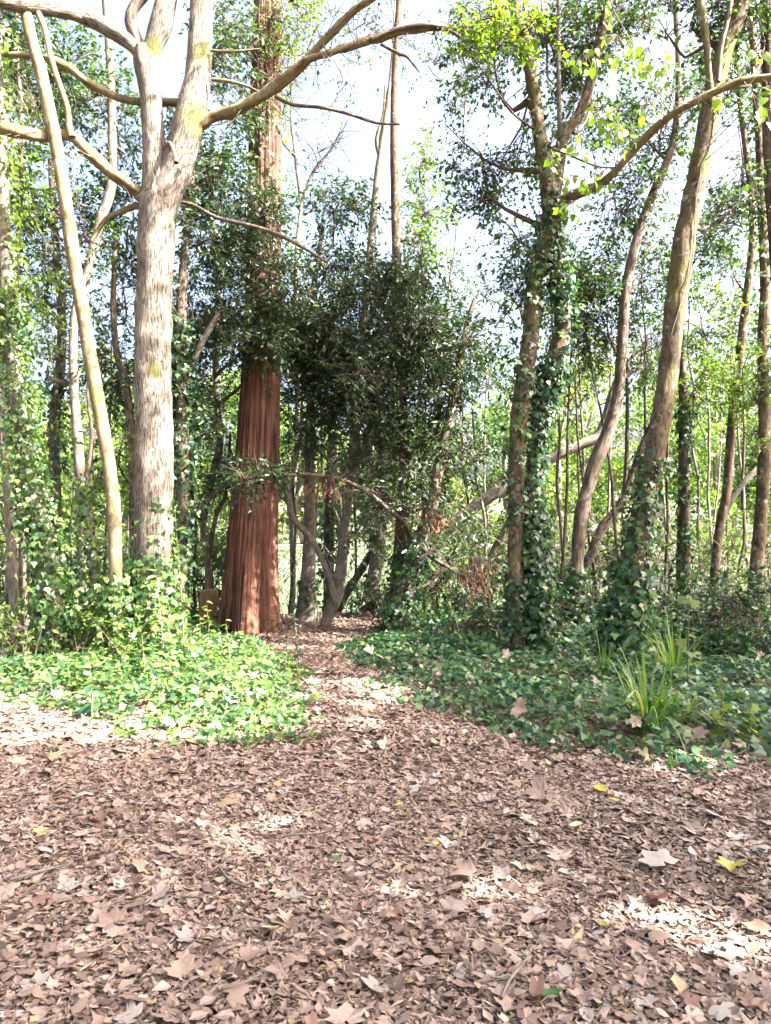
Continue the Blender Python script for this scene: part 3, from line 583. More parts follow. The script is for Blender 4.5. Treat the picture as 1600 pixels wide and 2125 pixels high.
t.ivy(p, -.5, 3, 900, .2, .07, L_IVY, spread=2); t.done()

t = Tree('laurel_tree', base_of(828, 1318, 11.2), 'dark ivy-footed double-stemmed laurel with dense glossy crown right of the path', 'tree')
p = t.limb('trunk', px_path([(818, 1345, 26), (830, 1270, 24), (846, 1200, 21), (866, 1140, 19), (888, 1080, 15), (904, 1000, 13), (922, 920, 12), (938, 850, 11), (950, 770, 8), (965, 690, 6), (985, 620, 4)], 11.2), BARK_DARK, 18, .07, moss=.2)
p2 = t.limb('trunk', px_path([(812, 1345, 16), (822, 1240, 15), (830, 1140, 14), (838, 1020, 12), (838, 900, 11), (830, 780, 10), (826, 650, 10), (822, 500, 9), (819, 350, 9), (818, 220, 8), (822, 110, 7), (830, -30, 6)], 11.5), BARK_BROWN, 16, .08, moss=.15)
t.ivy(p, -.2, 1.4, 1300, .16, .065, L_IVY, singles=60, spread=1.6)
t.ivy(p2, -.2, 1.2, 500, .10, .06, L_IVY, spread=1.5)
laurel(t, [(850, 700, 90, 80, 11.3, .7, 170), (900, 830, 75, 105, 11.4, .7, 135), (820, 605, 62, 50, 11.5, .6, 120), (880, 650, 50, 55, 11.4, .6, 80), (960, 740, 60, 80, 11.4, .6, 75), (800, 820, 70, 90, 11.3, .6, 110), (870, 960, 90, 80, 11.2, .5, 100), (770, 960, 60, 60, 11.3, .5, 70), (960, 900, 60, 90, 11.6, .6, 55), (860, 1050, 70, 50, 11, .4, 22), (950, 1130, 60, 60, 11.5, .5, 14)], .56)
for q in [(880, 430, 38, 60, 11.8, .3, 40), (868, 520, 36, 45, 11.8, .4, 40), (885, 340, 22, 50, 11.8, .25, 24)]:
    t.blob(*px_blob(*q[:6]), q[6], L_LIGHT, T_DIAMOND, .07, .55, n=11, L=.3, hole=.25)
a = t.limb('branch', px_path([(858, 1130, 7), (842, 1090, 6, 11), (800, 1052, 5, 10.9), (760, 1020, 5, 10.8), (715, 998, 4, 10.7), (670, 988, 4, 10.6), (620, 985, 4, 10.5), (575, 990, 4, 10.4), (520, 1000, 3, 10.3)], 11.2), BARK_DARK, 10, .07, moss=.2)
b = t.limb('branch', px_path([(872, 1130, 4), (900, 1160, 4, 10.9), (945, 1185, 3.5, 10.8), (980, 1215, 4, 10.7), (1010, 1240, 3, 10.7)], 11.1), BARK_DARK, 8, .08)
t.bare(a, 60, .5, .05); t.bare(b, 60, .5, .05)
for q in [(510, 992, 55, 22, 10.3, .25, 22), (570, 985, 50, 18, 10.4, .25, 14)]:
    t.blob(*px_blob(*q[:6]), q[6], L_LAUREL, T_DIAMOND, .085, .42, n=11, L=.26, hole=0, attach=False)
def hang(t, me, name, cx, cy, rx, ry, Y, n, size):
    q = rng.normal(0, .42, (n, 2)); pos = np.array([P(cx+a*rx, cy+b*ry, Y+rng.normal(0, .12)) for a, b in q])
    d = np.array([0, 0, -1.])+rng.normal(0, .35, (n, 3)); place(me, name, pos, d, rng.normal(0, 1, (n, 3)), size*rng.uniform(.7, 1.2, n), t)
    top = np.array([P(cx+rng.normal(0, rx*.2), cy-ry*.75, Y) for _ in range(n)]); t.tw.append((top, pos, np.full(n, .004), np.full(n, .002)))
tv = T_OVAL[0].copy(); tv[:, 0] *= .45; tv[:, 2] += -.25*tv[:, 1]**2
DEAD = mesh_data('dead_leaf', tv, T_OVAL[1], L_DEADRED)
hang(t, DEAD, 'dead_leaf', 672, 1012, 52, 34, 10.6, 80, .08)
hang(t, DEAD, 'dead_leaf', 985, 1195, 42, 54, 10.7, 110, .075)
hang(t, DEAD, 'dead_leaf', 900, 1080, 50, 30, 11, 45, .09)
t.done()

# pale leaning log and its dark end
t = Tree('leaning_log', base_of(905, 1290, 14), 'pale bare log leaning up to the right behind the ivy-clad forked trunk', 'fallen trunk')
t.limb('log', px_path([(870, 1160, 10), (930, 1098, 13), (985, 1052, 13), (1040, 1015, 13), (1095, 980, 12), (1150, 948, 11), (1200, 925, 11), (1238, 908, 11), (1256, 870, 9), (1275, 800, 7), (1310, 745, 6), (1345, 708, 5)], 14), BARK_GREY, 14, .08, rough=.08)
t.limb('branch', px_path([(985, 1200, 5), (1010, 1165, 5), (1040, 1110, 6), (1062, 1070, 5), (1075, 1040, 4)], 13.8), BARK_DARK, 8, .1); t.done()

t = Tree('slender_tree', base_of(612, 1262, 15), 'thin bare-topped tree rising in the open sky gap right of the massive red trunk', 'tree')
p = t.limb('trunk', px_path([(604, 1275, 6), (612, 1000, 6), (622, 760, 5), (616, 560, 5), (620, 420, 4), (617, 330, 4), (604, 220, 3), (610, 120, 3), (622, 0, 2), (630, -60, 1)], 15), BARK_GREY, 8, .15, wob=.12)
t.limb('branch', px_path([(620, 430, 3), (650, 360, 3), (690, 310, 2), (720, 260, 1)], 15), TWIG, 6, .15, wob=.15); t.limb('branch', px_path([(616, 330, 3), (585, 280, 2), (600, 180, 1)], 15), TWIG, 6, .15, wob=.15)
for q in [(640, 60, 80, 60, 15, .8, 26), (720, 150, 70, 80, 15, .8, 14), (660, 300, 80, 70, 15, .8, 9), (760, 40, 70, 50, 15, .8, 20)]:
    t.blob(*px_blob(*q[:6]), q[6], L_SMALL, T_DIAMOND, .07, .55, n=7, hole=.3)
for p_ in t.paths[:3]: t.bare(p_, 60, .9, .4)
t.done()
t = Tree('slender_tree', base_of(905, 1262, 15.5), 'thin twiggy tree in the sky gap left of the ivy-clad forked trunk', 'tree')
p = t.limb('trunk', px_path([(900, 1270, 6), (905, 1000, 6), (912, 800, 5), (920, 660, 4), (930, 580, 3), (945, 500, 2), (950, 430, 1)], 15.5), BARK_GREY, 8, .15, wob=.12)
t.bare(p, 90, .9, .45); t.limb('branch', px_path([(926, 600, 3), (900, 540, 2), (905, 470, 1)], 15.5), TWIG, 6, .15, wob=.15)
for q in [(960, 200, 70, 90, 15, .8, 14), (900, 120, 80, 60, 15, .8, 22), (980, 620, 60, 60, 15, .6, 30)]:
    t.blob(*px_blob(*q[:6]), q[6], L_SMALL, T_DIAMOND, .07, .55, n=7, hole=.3)
t.done()
# T12: forked ivy-clad tree on the right
Y = 9.3
t = Tree('ivy_clad_tree', base_of(1085, 1355, Y), 'forked brown trunk whose right stem is wrapped in dark green ivy, nearest the path bend', 'tree')
sp = [(P(1142, 500, Y-.1), .35, .6), (P(1150, 740, Y-.1), .18, .2), (P(1110, 600, Y-.1), .5, .6), (P(1240, 380, Y-.4), .5, .5)]
pa = t.limb('trunk', px_path([(1074, 1385, 19), (1071, 1250, 16), (1070, 1100, 15), (1071, 980, 15), (1077, 880, 17), (1088, 790, 18), (1099, 710, 17), (1104, 640, 17), (1112, 570, 17), (1128, 510, 17), (1143, 460, 18), (1138, 400, 17), (1128, 330, 15), (1115, 250, 14), (1106, 180, 14), (1092, 110, 13), (1075, 40, 12), (1060, -40, 11), (1050, -120, 10)], Y), BARK_BROWN, 22, .05, rough=.1, spots=sp, moss=.6)
pb = t.limb('trunk', px_path([(1108, 1385, 24), (1106, 1250, 20), (1104, 1100, 18), (1107, 980, 17), (1116, 890, 16), (1130, 820, 17), (1148, 760, 18), (1163, 710, 18), (1167, 660, 16), (1162, 600, 14), (1155, 540, 13), (1148, 480, 13), (1145, 440, 10)], Y+.12), BARK_BROWN, 20, .05, rough=.1, spots=sp, moss=.4)
t.limb('limb', px_path([(1146, 440, 13), (1152, 390, 15), (1160, 330, 14), (1172, 280, 11), (1196, 245, 10), (1215, 205, 10), (1230, 150, 10), (1245, 80, 10), (1262, 0, 9), (1280, -90, 8)], Y+.1), BARK_BROWN, 16, .06, rough=.08, moss=.3)
pr = t.limb('branch', px_path([(1146, 450, 12), (1172, 416, 11), (1205, 398, 10, 9.1), (1245, 383, 9, 8.9), (1290, 340, 8, 8.7), (1345, 280, 8, 8.5), (1400, 235, 8, 8.3), (1470, 196, 8, 8.2), (1530, 167, 8, 8.1), (1600, 158, 8, 8.0), (1700, 155, 7, 7.9)], Y), BARK_MOSSY, 16, .05, rough=.24, moss=.75, wob=.06)
t.bare(pr, 46, .5); t.bare(pa, 40, .6, .5)
t.limb('branch', px_path([(1162, 300, 5), (1160, 200, 5), (1159, 90, 5), (1161, -40, 4)], Y+.15), BARK_GREY, 8, .12)
t.limb('branch', px_path([(1130, 300, 3), (1180, 320, 2.5, 9), (1240, 345, 2, 8.7), (1280, 348, 1.5, 8.5)], Y), TWIG, 6, .1, wob=.05)
t.limb('branch', px_path([(1110, 270, 3), (1060, 230, 2.5, 9), (1010, 160, 2, 8.8), (960, 90, 2, 8.7)], Y), TWIG, 6, .1, wob=.05)
t.ivy(pb, -.1, 3.6, 4600, .13, .062, L_IVY, side=(.5, -.5, 0), singles=190)
t.ivy(pa, -.1, 1.0, 500, .08, .06, L_IVY, singles=40); t.ivy(pa, 1.6, 5.6, 620, .06, .065, L_IVY, side=(-.4, -.8, 0), singles=60)
t.ivy(pb, 3.4, 5.8, 900, .12, .065, L_IVY, side=(.3, -.6, 0), singles=40); t.ivy(pa, 3.2, 7.6, 700, .22, .06, L_SMALL, spread=2)
for q in [(1020, 130, 110, 120, 9.6, .9, 95), (1000, 300, 70, 90, 9.8, .7, 45), (1090, 240, 60, 120, 9.7, .6, 50), (1150, 90, 100, 90, 9.6, .8, 80), (1250, 60, 110, 80, 9.8, .8, 130), (1230, 200, 80, 100, 9.8, .7, 80), (1020, 400, 60, 50, 9.7, .5, 40), (1060, 620, 60, 90, 9.8, .5, 42), (1080, 480, 60, 70, 9.8, .5, 28)]:
    t.blob(*px_blob(*q[:6]), q[6], L_SMALL, T_DIAMOND, .068, .55)
def shade_crown(t, spots, leaf=L_SMALL):  # unseen upper crown, added and pruned to throw dapples on the trunks
    for (x, y, z, r, m_) in spots: t.blob((x, y, z), (r, r, r*.7), m_, leaf, T_DIAMOND, .10, .7, n=10, L=.5, hole=.36, keep=gap)
shade_crown(t, [(2.4, 7.2, 8.6, 1.3, 90), (3.6, 8.6, 10.2, 1.6, 110), (1.2, 8.0, 9.6, 1.3, 70)])
hm = T_HEART[0].copy(); hm[:, 2] += -.25*hm[:, 1]**2-.2*hm[:, 0]**2; LIMEL = mesh_data('lime_leaf', hm, T_HEART[1], L_LIME)
def singles(t, me, name, spots, size, width=.8):
    for (cx, cy, rr, Y, n) in spots:
        a = rng.uniform(0, 2*pi, n); r = rr*np.sqrt(rng.uniform(0, 1, n)); pos = np.array([P(cx+r[i]*cos(a[i]), cy+r[i]*sin(a[i])*.7, Y+rng.normal(0, .15)) for i in range(n)])
        d = np.array([0, -.2, -.7])+rng.normal(0, .5, (n, 3)); nv = np.array([.3, -.8, .4])+rng.normal(0, .5, (n, 3)); place(me, name, pos, d, nv, size*rng.uniform(.7, 1.25, n), t, width)
        h = P(cx, cy-rr*.6, Y+.05); t.tw.append((np.repeat(h[None], n, 0), pos, np.full(n, .003), np.full(n, .0015)))
        tr, _ = t.near(h, 0); t.tw.append((tr[None], h[None], np.array([.006]), np.array([.004])))
singles(t, LIMEL, 'lime_leaf', [(1085, 105, 45, 8.6, 23), (1030, 60, 50, 8.6, 23), (1140, 330, 28, 8.7, 13), (1205, 300, 40, 8.6, 14), (1280, 105, 55, 7.6, 23), (1345, 125, 45, 7.5, 20), (1375, 150, 40, 7.5, 15), (1215, 130, 40, 8, 14), (1265, 265, 35, 8.2, 17), (1290, 290, 38, 8.2, 17), (1250, 240, 40, 8.2, 14), (1180, 120, 30, 8.3, 8), (1240, 385, 30, 8.6, 11), (1345, 225, 30, 8, 8), (1185, 380, 30, 8.7, 13), (1265, 30, 40, 8, 14), (1190, 440, 40, 8.9, 14)], .085)
t.done()

# T13: big leaning trunk on the right
Y = 8.6
t = Tree('leaning_tree', base_of(1288, 1398, Y), 'large reddish-brown trunk leaning right with ivy round its foot, bright down its right edge', 'tree')
sp = [(P(1500, 100, Y-.1), .3, .9), (P(1385, 790, Y-.15), .35, .4), (P(1415, 560, Y-.1), .4, .5)]
p = t.limb('trunk', px_path([(1278, 1430, 24), (1292, 1330, 24), (1304, 1240, 25), (1318, 1150, 24), (1333, 1060, 22), (1350, 980, 21), (1366, 900, 21), (1382, 815, 20), (1392, 730, 20), (1402, 640, 22), (1413, 550, 22), (1427, 460, 21), (1443, 385, 21), (1459, 310, 21), (1472, 240, 20), (1484, 175, 19), (1500, 115, 17), (1522, 55, 17), (1545, -10, 18), (1572, -90, 17)], Y), BARK_BROWN, 28, .05, rough=.09, spots=sp, moss=.7)
t.limb('branch', px_path([(1477, 215, 8), (1470, 150, 7), (1465, 80, 7), (1454, 10, 9), (1448, -50, 8)], Y-.1), BARK_MOSSY, 12, .07, rough=.1)
t.limb('branch', px_path([(1490, 170, 5), (1496, 100, 5), (1510, 40, 5), (1520, -20, 5)], Y-.2), BARK_GREY, 8, .1)
t.ivy(p, -.15, 1.2, 2000, .17, .068, L_GROUND, singles=110, spread=1.8); t.ivy(p, 1.0, 2.4, 800, .11, .06, L_IVY, singles=40, spread=1.3)
vt = [[*(q[:3]+np.array([.02, -q[3]*1.02, 0])+np.array([rng.normal(0, .03), 0, 0])), .006] for q in smooth(px_path([(1390, 700, 20), (1420, 500, 21), (1440, 390, 21), (1470, 240, 20)], Y), .35)]
t.limb('vine', vt, BARK_GREY, 6, .08, wob=.06)
for q in [(1450, 40, 100, 90, 9, .8, 90), (1560, 90, 80, 100, 9, .7, 70), (1380, 60, 80, 80, 9.2, .7, 80), (1520, 420, 70, 70, 9.4, .6, 45)]:
    t.blob(*px_blob(*q[:6]), q[6], L_SMALL, T_DIAMOND, .066, .55)
shade_crown(t, [(4.6, 6.6, 8.2, 1.5, 110), (5.6, 8.2, 9.8, 1.7, 120), (6.2, 5.2, 8.4, 1.6, 110)])
singles(t, LIMEL, 'lime_leaf', [(1580, 125, 35, 7.4, 9), (1595, 190, 20, 7.4, 5), (1560, 215, 40, 7.6, 6), (1590, 240, 25, 7.5, 5), (1505, 210, 20, 8, 4)], .10)
t.done()

# T14 and others to the right, further back
t = Tree('leaning_tree', base_of(1188, 1318, 11.5), 'grey trunk leaning right with dark ivy boot, left of the large reddish leaning trunk', 'tree')
p = t.limb('trunk', px_path([(1186, 1345, 17), (1192, 1250, 15), (1197, 1170, 13), (1203, 1090, 14), (1218, 1020, 14), (1238, 955, 14), (1262, 895, 14), (1280, 830, 12), (1288, 760, 11), (1293, 680, 11), (1299, 600, 10), (1313, 530, 10), (1335, 455, 9), (1360, 390, 9), (1388, 325, 8), (1403, 260, 7), (1408, 150, 6), (1402, 0, 6), (1400, -60, 5)], 11.5), BARK_DARK, 16, .07, rough=.07, moss=.25)
t.ivy(p, -.2, .95, 1100, .16, .068, L_IVY, spread=1.7, singles=40)
t.limb('branch', px_path([(1385, 335, 4), (1360, 310, 3), (1340, 290, 2)], 11.5), TWIG, 6, .1)
for q in [(1300, 420, 90, 80, 11.8, .7, 90), (1380, 240, 80, 90, 11.8, .7, 90), (1330, 560, 80, 70, 12, .7, 80), (1260, 690, 70, 70, 12, .6, 80), (1190, 620, 60, 90, 12, .6, 90), (1330, 720, 60, 60, 11.8, .6, 55), (1240, 560, 50, 60, 12, .5, 55)]:
    t.blob(*px_blob(*q[:6]), q[6], L_SMALL, T_DIAMOND, .075, .55)
t.done()
t = Tree('leaning_tree', base_of(1215, 1260, 13), 'dark thin trunk slanting up to the right behind the grey leaning trunk', 'tree')
t.limb('trunk', px_path([(1195, 1230, 9), (1222, 1160, 9), (1250, 1095, 10), (1285, 1050, 9), (1312, 985, 8), (1335, 920, 7), (1362, 860, 6), (1390, 800, 5)], 13), BARK_DARK, 12, .08)
t.limb('branch', px_path([(1295, 1030, 5), (1300, 960, 5), (1302, 850, 4), (1300, 740, 3)], 13), TWIG, 6, .15); t.done()
t = Tree('ivy_clad_tree', base_of(1420, 1290, 12), 'pair of straight dark ivied stems between the large leaning trunk and the right-hand bent tree', 'tree')
p = t.limb('trunk', px_path([(1424, 1300, 10), (1424, 1150, 9), (1422, 1000, 8), (1420, 860, 7), (1416, 700, 6), (1420, 540, 5)], 12), BARK_DARK, 10, .1)
t.limb('trunk', px_path([(1406, 1300, 6), (1410, 1100, 5), (1413, 900, 5), (1412, 760, 4)], 12.1), BARK_DARK, 8, .12)
t.ivy(p, .2, 3.4, 900, .13, .065, L_IVY, spread=1.5)
for q in [(1440, 800, 80, 80, 12.3, .7, 60), (1470, 680, 70, 70, 12.3, .6, 50)]:
    t.blob(*px_blob(*q[:6]), q[6], L_LIGHT, T_DIAMOND, .085, .5)
t.done()
t = Tree('bent_tree', base_of(1495, 1280, 12), 'brown trunk kinked at mid height between the paired dark stems and the right-edge trunks', 'tree')
p = t.limb('trunk', px_path([(1482, 1300, 9), (1484, 1180, 9), (1494, 1090, 9), (1508, 1020, 9), (1514, 940, 9), (1519, 860, 8), (1530, 780, 8), (1542, 680, 9), (1553, 590, 8), (1561, 500, 7), (1558, 400, 6), (1545, 290, 6), (1532, 180, 5), (1522, 60, 5), (1515, -40, 5)], 12), BARK_BROWN, 12, .08, moss=.3)
for q in [(1540, 330, 70, 90, 12.3, .7, 80), (1500, 160, 70, 80, 12.3, .7, 80), (1520, 560, 60, 70, 12.5, .6, 35), (1480, 480, 60, 60, 12.5, .6, 45)]:
    t.blob(*px_blob(*q[:6]), q[6], L_SMALL, T_DIAMOND, .08, .55)
t.done()
t = Tree('bent_pole', base_of(1478, 1285, 13), 'pale sunlit pole bending up to the right edge, in front of the kinked brown trunk', 'tree')
t.limb('trunk', px_path([(1474, 1290, 6), (1480, 1180, 6), (1492, 1110, 6), (1512, 1050, 6), (1545, 1000, 6), (1580, 968, 6), (1640, 930, 6)], 13), BARK_GREY, 10, .1); t.done()
t = Tree('straight_tree', base_of(1570, 1290, 11), 'tall straight brown trunk close to the right edge, mossy where the sun strikes', 'tree')
p = t.limb('trunk', px_path([(1560, 1310, 15), (1568, 1200, 14), (1578, 1080, 13), (1585, 960, 12), (1585, 830, 11), (1583, 700, 11), (1588, 600, 10), (1583, 480, 9), (1578, 350, 8), (1570, 200, 8), (1560, 50, 7), (1552, -50, 7)], 11), BARK_BROWN, 14, .08, moss=.45)
t.ivy(p, 4, 9, 500, .2, .065, L_SMALL, spread=2)
for q in [(1570, 760, 60, 90, 11.3, .6, 60), (1580, 900, 60, 70, 11.3, .6, 50)]:
    t.blob(*px_blob(*q[:6]), q[6], L_LIGHT, T_DIAMOND, .08, .5)
t.done()
t = Tree('straight_tree', base_of(1640, 1330, 9), 'dark ridged trunk half cut off by the right edge, seen only at the top', 'tree')
t.limb('trunk', px_path([(1690, 1360, 24), (1660, 1000, 20), (1628, 700, 17), (1608, 450, 16), (1598, 250, 15), (1594, 80, 14), (1592, -60, 14)], 9), BARK_DARK, 16, .08); t.done()

# left-middle group behind the forked tree
t = Tree('ivy_clad_tree', base_of(372, 1338, 10.6), 'dark ivied trunk standing in shade directly right of the thick forked tree', 'tree')
p = t.limb('trunk', px_path([(366, 1355, 20), (371, 1240, 18), (376, 1120, 13), (379, 1000, 12), (378, 880, 12), (374, 760, 12), (376, 640, 11), (384, 520, 9), (396, 380, 7), (402, 200, 6)], 10.6), BARK_DARK, 14, .08, moss=.2)
t.limb('branch', px_path([(376, 800, 7), (405, 740, 7), (430, 690, 6), (455, 650, 5)], 10.6), BARK_DARK, 8, .1)
t.ivy(p, -.2, 1.1, 300, .06, .06, L_IVY); t.ivy(p, 1.1, 4.5, 1300, .2, .075, L_IVY, spread=2.2)
for q in [(400, 640, 70, 90, 10.9, .7, 120), (420, 500, 60, 90, 11, .7, 100), (460, 380, 60, 60, 11, .6, 70), (400, 300, 50, 90, 11, .6, 70), (385, 900, 60, 110, 11, .6, 80), (480, 200, 60, 90, 11, .6, 60), (470, 60, 60, 60, 11, .6, 50)]:
    t.blob(*px_blob(*q[:6]), q[6], L_LAUREL, T_DIAMOND, .085, .48, n=12)
t.done()
t = Tree('slender_tree', base_of(430, 1290, 12.4), 'thin dark twin-stemmed tree left of the massive red trunk', 'tree')
p = t.limb('trunk', px_path([(438, 1300, 8), (432, 1180, 8), (422, 1090, 7), (440, 990, 8), (455, 930, 9), (452, 850, 8), (448, 740, 7), (452, 600, 6), (442, 480, 5), (430, 330, 4)], 12.4), BARK_GREY, 10, .09, moss=.2)
t.limb('branch', px_path([(432, 1170, 5), (440, 1110, 5), (452, 1060, 5), (470, 1020, 4), (478, 900, 3)], 12.3), BARK_DARK, 8, .1)
t.limb('branch', px_path([(370, 1100, 3, 11.5), (400, 1065, 5, 11.7), (440, 1030, 5, 12), (480, 990, 3, 12)], 12), BARK_GREY, 8, .1)
for q in [(470, 620, 60, 110, 12.5, .7, 110), (450, 820, 60, 100, 12.5, .7, 70), (500, 480, 80, 70, 12, .6, 110), (540, 440, 60, 50, 11, .4, 70), (560, 560, 60, 60, 11, .4, 70), (520, 650, 60, 60, 11, .4, 80), (540, 720, 70, 40, 11, .4, 60), (430, 1000, 50, 60, 12.3, .5, 40)]:
    t.blob(*px_blob(*q[:6]), q[6], L_LAUREL, T_DIAMOND, .085, .42, n=12)
t.done()
t = Tree('slender_tree', base_of(268, 1320, 11), 'dark slanting stem glimpsed behind the sunlit ivy, left of the thick forked tree', 'tree')
p = t.limb('trunk', px_path([(290, 1330, 16), (284, 1180, 14), (280, 1060, 12), (275, 930, 9), (262, 800, 8), (244, 740, 7), (235, 640, 6), (240, 500, 5)], 11), BARK_DARK, 12, .09, moss=.3)
t.ivy(p, 0, 3, 500, .13, .06, L_LIGHT, spread=2)
for q in [(255, 620, 50, 90, 11.3, .6, 75), (240, 760, 60, 90, 11.3, .6, 80), (250, 460, 50, 70, 11.4, .6, 60), (240, 930, 60, 80, 11.3, .6, 28)]:
    t.blob(*px_blob(*q[:6]), q[6], L_LAUREL, T_DIAMOND, .085, .48, n=12)
t.done()

# stump by the redwood
Y = 12.2; b = base_of(432, 1288, Y)
t = Tree('tree_stump', b, 'short sawn orange-brown stump left of the massive red trunk', 'stump')
V, Fa, at, _ = tube([[b[0], b[1], b[2]-.1, .17], [b[0], b[1], b[2]+.1, .155], [b[0]+.01, b[1], b[2]+.5, .15], [b[0]+.01, b[1], b[2]+.58, .145]], 24, .05, .1); t.part('stump_body', V, Fa, at, CUT_WOOD)
V, Fa, at, _ = tube([[b[0]+.01, b[1], b[2]+.56, .14], [b[0]+.01, b[1], b[2]+.6, .12], [b[0]+.01, b[1], b[2]+.605, .002]], 24, .05, .05); t.part('cut_top', V, Fa, at, CUT_WOOD)

# ------------------------------------------------------------------ shore shrubs and thin stems between the trees
def shrub(px, Y, w, h, M, label, leaf, size=.075, T=T_DIAMOND, width=.5, group=None, name='shrub', hole=.38):
    x = (px-800)/F*Y; z = gz1(x, Y); t = Tree(name, (x, Y, z), label, 'shrub', group)
    for k in range(4):
        a = rng.uniform(0, 2*pi); t.limb('stem', [[x+.05*cos(a), Y+.05*sin(a), z-.05, .014], [x+.15*w*cos(a), Y+.15*w*sin(a), z+h*.35, .01], [x+.3*w*cos(a), Y+.3*w*sin(a), z+h*.62, .004]], TWIG, 6, .15, wob=.1)
    t.blob((x, Y, z+h*.52), (w, w*.8, h*.52), M, leaf, T, size, width, attach=False, hole=hole, L=.32); t.done()
DENS = 1.0
k = 0
SHR = [('pale shore shrub ', L_LIGHT), ('dark glossy shore shrub ', L_LAUREL)]
for i in range(46):
    px = -80+i*38+rng.uniform(-16, 16)
    if 560 < px < 790 or 1365 < px < 1425: continue
    Yq = rng.uniform(13.2, 17) if i % 2 else rng.uniform(12.4, 14); j = int(rng.uniform() < .3)
    shrub(px, Yq, rng.uniform(.6, 1.1), rng.uniform(1.1, 2.3), int(rng.uniform(45, 85)), SHR[j][0]+by(px), SHR[j][1], .085, group='shrubs along the lake shore')
shrub(1570, 8.9, .75, .95, 130, 'dark shadowed bramble bush at the right edge behind the ivy carpet', L_IVY, .075, T_OVAL, .6)
shrub(1500, 9.8, .6, .8, 90, 'mid-green leafy bush right of the paired dark stems', L_LAUREL, .075, T_OVAL, .5)
shrub(1140, 10.4, .5, .65, 70, 'low leafy bush behind the ivy-clad forked trunk', L_IVY, .07, T_OVAL, .55)
shrub(960, 10.2, .55, .55, 70, 'low leafy laurel bush on the ivy carpet right of the dark laurel foot', L_LAUREL, .085, T_OVAL, .45)
shrub(800, 13.2, .6, .55, 70, 'low dark bush at the shore right of the path end', L_LAUREL, .07, T_OVAL, .5)
shrub(60, 8.6, .6, .8, 100, 'sunlit leafy undergrowth bush at the left edge behind the ivy bed', L_LIGHT, .07, T_OVAL, .6)
shrub(160, 8.4, .5, .7, 80, 'sunlit leafy bush under the leaning ivy trunk', L_LIGHT, .07, T_OVAL, .6)
shrub(250, 8.2, .4, .55, 60, 'bright bush at the foot of the slender mossy trunk', L_LIGHT, .065, T_OVAL, .6)
thin = [(95, 12.5), (210, 13), (330, 13.5), (405, 13.2), (470, 14), (600, 13.8), (1020, 12.8), (1165, 12.6), (1178, 12.7), (1240, 13.4), (1265, 14), (1350, 13), (1455, 13), (1300, 12), (930, 13.4), (1535, 13.6), (60, 14), (150, 14.5), (285, 12.4), (745, 14.6), (850, 14.8), (985, 14.6), (1110, 15), (1210, 15), (1390, 14.5), (1440, 15), (1490, 14.6), (1580, 15), (520, 15), (20, 13), (120, 13.5), (190, 14.2), (250, 15), (655, 14.8), (705, 15.5), (880, 14), (1005, 15.8), (1075, 14.2), (1145, 16), (1225, 14.4), (1330, 15.2), (1375, 12.8), (1465, 16), (1510, 15.4), (1555, 14.2)]
for i, (px, Yq) in enumerate(thin):
    x = (px-800)/F*Yq; z = gz1(x, Yq); h = rng.uniform(4.5, 8); a = rng.normal(0, .35, 2)
    t = Tree('thin_sapling', (x, Yq, z), ('dark', 'pale')[i % 2]+(' tall' if h > 6.2 else ' short')+' thin upright sapling '+by(px), 'sapling', 'thin sapling stems by the shore')
    t.limb('stem', [[x, Yq, z-.1, .03], [x+a[0]*.3, Yq, z+h*.33, .026], [x+a[0]*.6, Yq, z+h*.66, .018], [x+a[0], Yq+a[1]*.3, z+h, .006]], TWIG if i % 2 else BARK_GREY, 7, .2, wob=.12)
    for q in range(3):
        zz = z+h*rng.uniform(.35, .9); d = rng.normal(0, 1, 3); d[2] = abs(d[2])+.4; d = d/np.linalg.norm(d); c = np.array([x+a[0]*(zz-z)/h, Yq, zz])
        t.limb('branch', [[*c, .012], [*(c+d*.5), .008], [*(c+d*1.1+np.array([0, 0, .1])), .003]], TWIG, 5, .2, wob=.08)
    cb = np.array([x+a[0], Yq, z+h*.85]); t.blob(cb, (.6, .5, .8), 22, L_SMALL, T_DIAMOND, .075, .5, attach=False); t.done()

A, B = [], []
for i in range(720):
    px = rng.uniform(-60, 1700); Yq = rng.uniform(12.6, 16)
    if 560 < px < 800 and rng.uniform() < .6: continue
    x = (px-800)/F*Yq; a = np.array([x, Yq, gz1(x, Yq)]); d = nrm(np.array([rng.normal(0, .55), rng.normal(0, .3), 1.]))
    for k_ in range(6):
        b = a+d*rng.uniform(.2, .55); A.append(a); B.append(b); d = nrm(d+rng.normal(0, .28, 3))
        if k_ > 0 and rng.uniform() < .7: A.append(b); B.append(b+nrm(d+rng.normal(0, .7, 3))*rng.uniform(.15, .6))
        a = b
V, Fa, at = sticks(np.array(A), np.array(B), rng.uniform(.004, .011, len(A)), .003)
set_props(obj('brushwood', mesh_data('brushwood', V, Fa, BARK_GREY, True, at)), 'tangle of thin grey stems along the lake shore', 'undergrowth', None, 'stuff')
for i in range(34):
    px = -40+i*51+rng.uniform(-18, 18)
    if 575 < px < 800: continue
    Yq = rng.uniform(45.5, 52); shrub(px, Yq, rng.uniform(1.4, 2.4), rng.uniform(1.8, 3.4), 40, ['light green far-shore bush seen ', 'yellowish far-shore bush seen '][i % 2]+by(px), [L_FAR, L_LIGHT][i % 2], .30, width=.6, group='bushes on the far shore', name='far_bush', hole=.3)
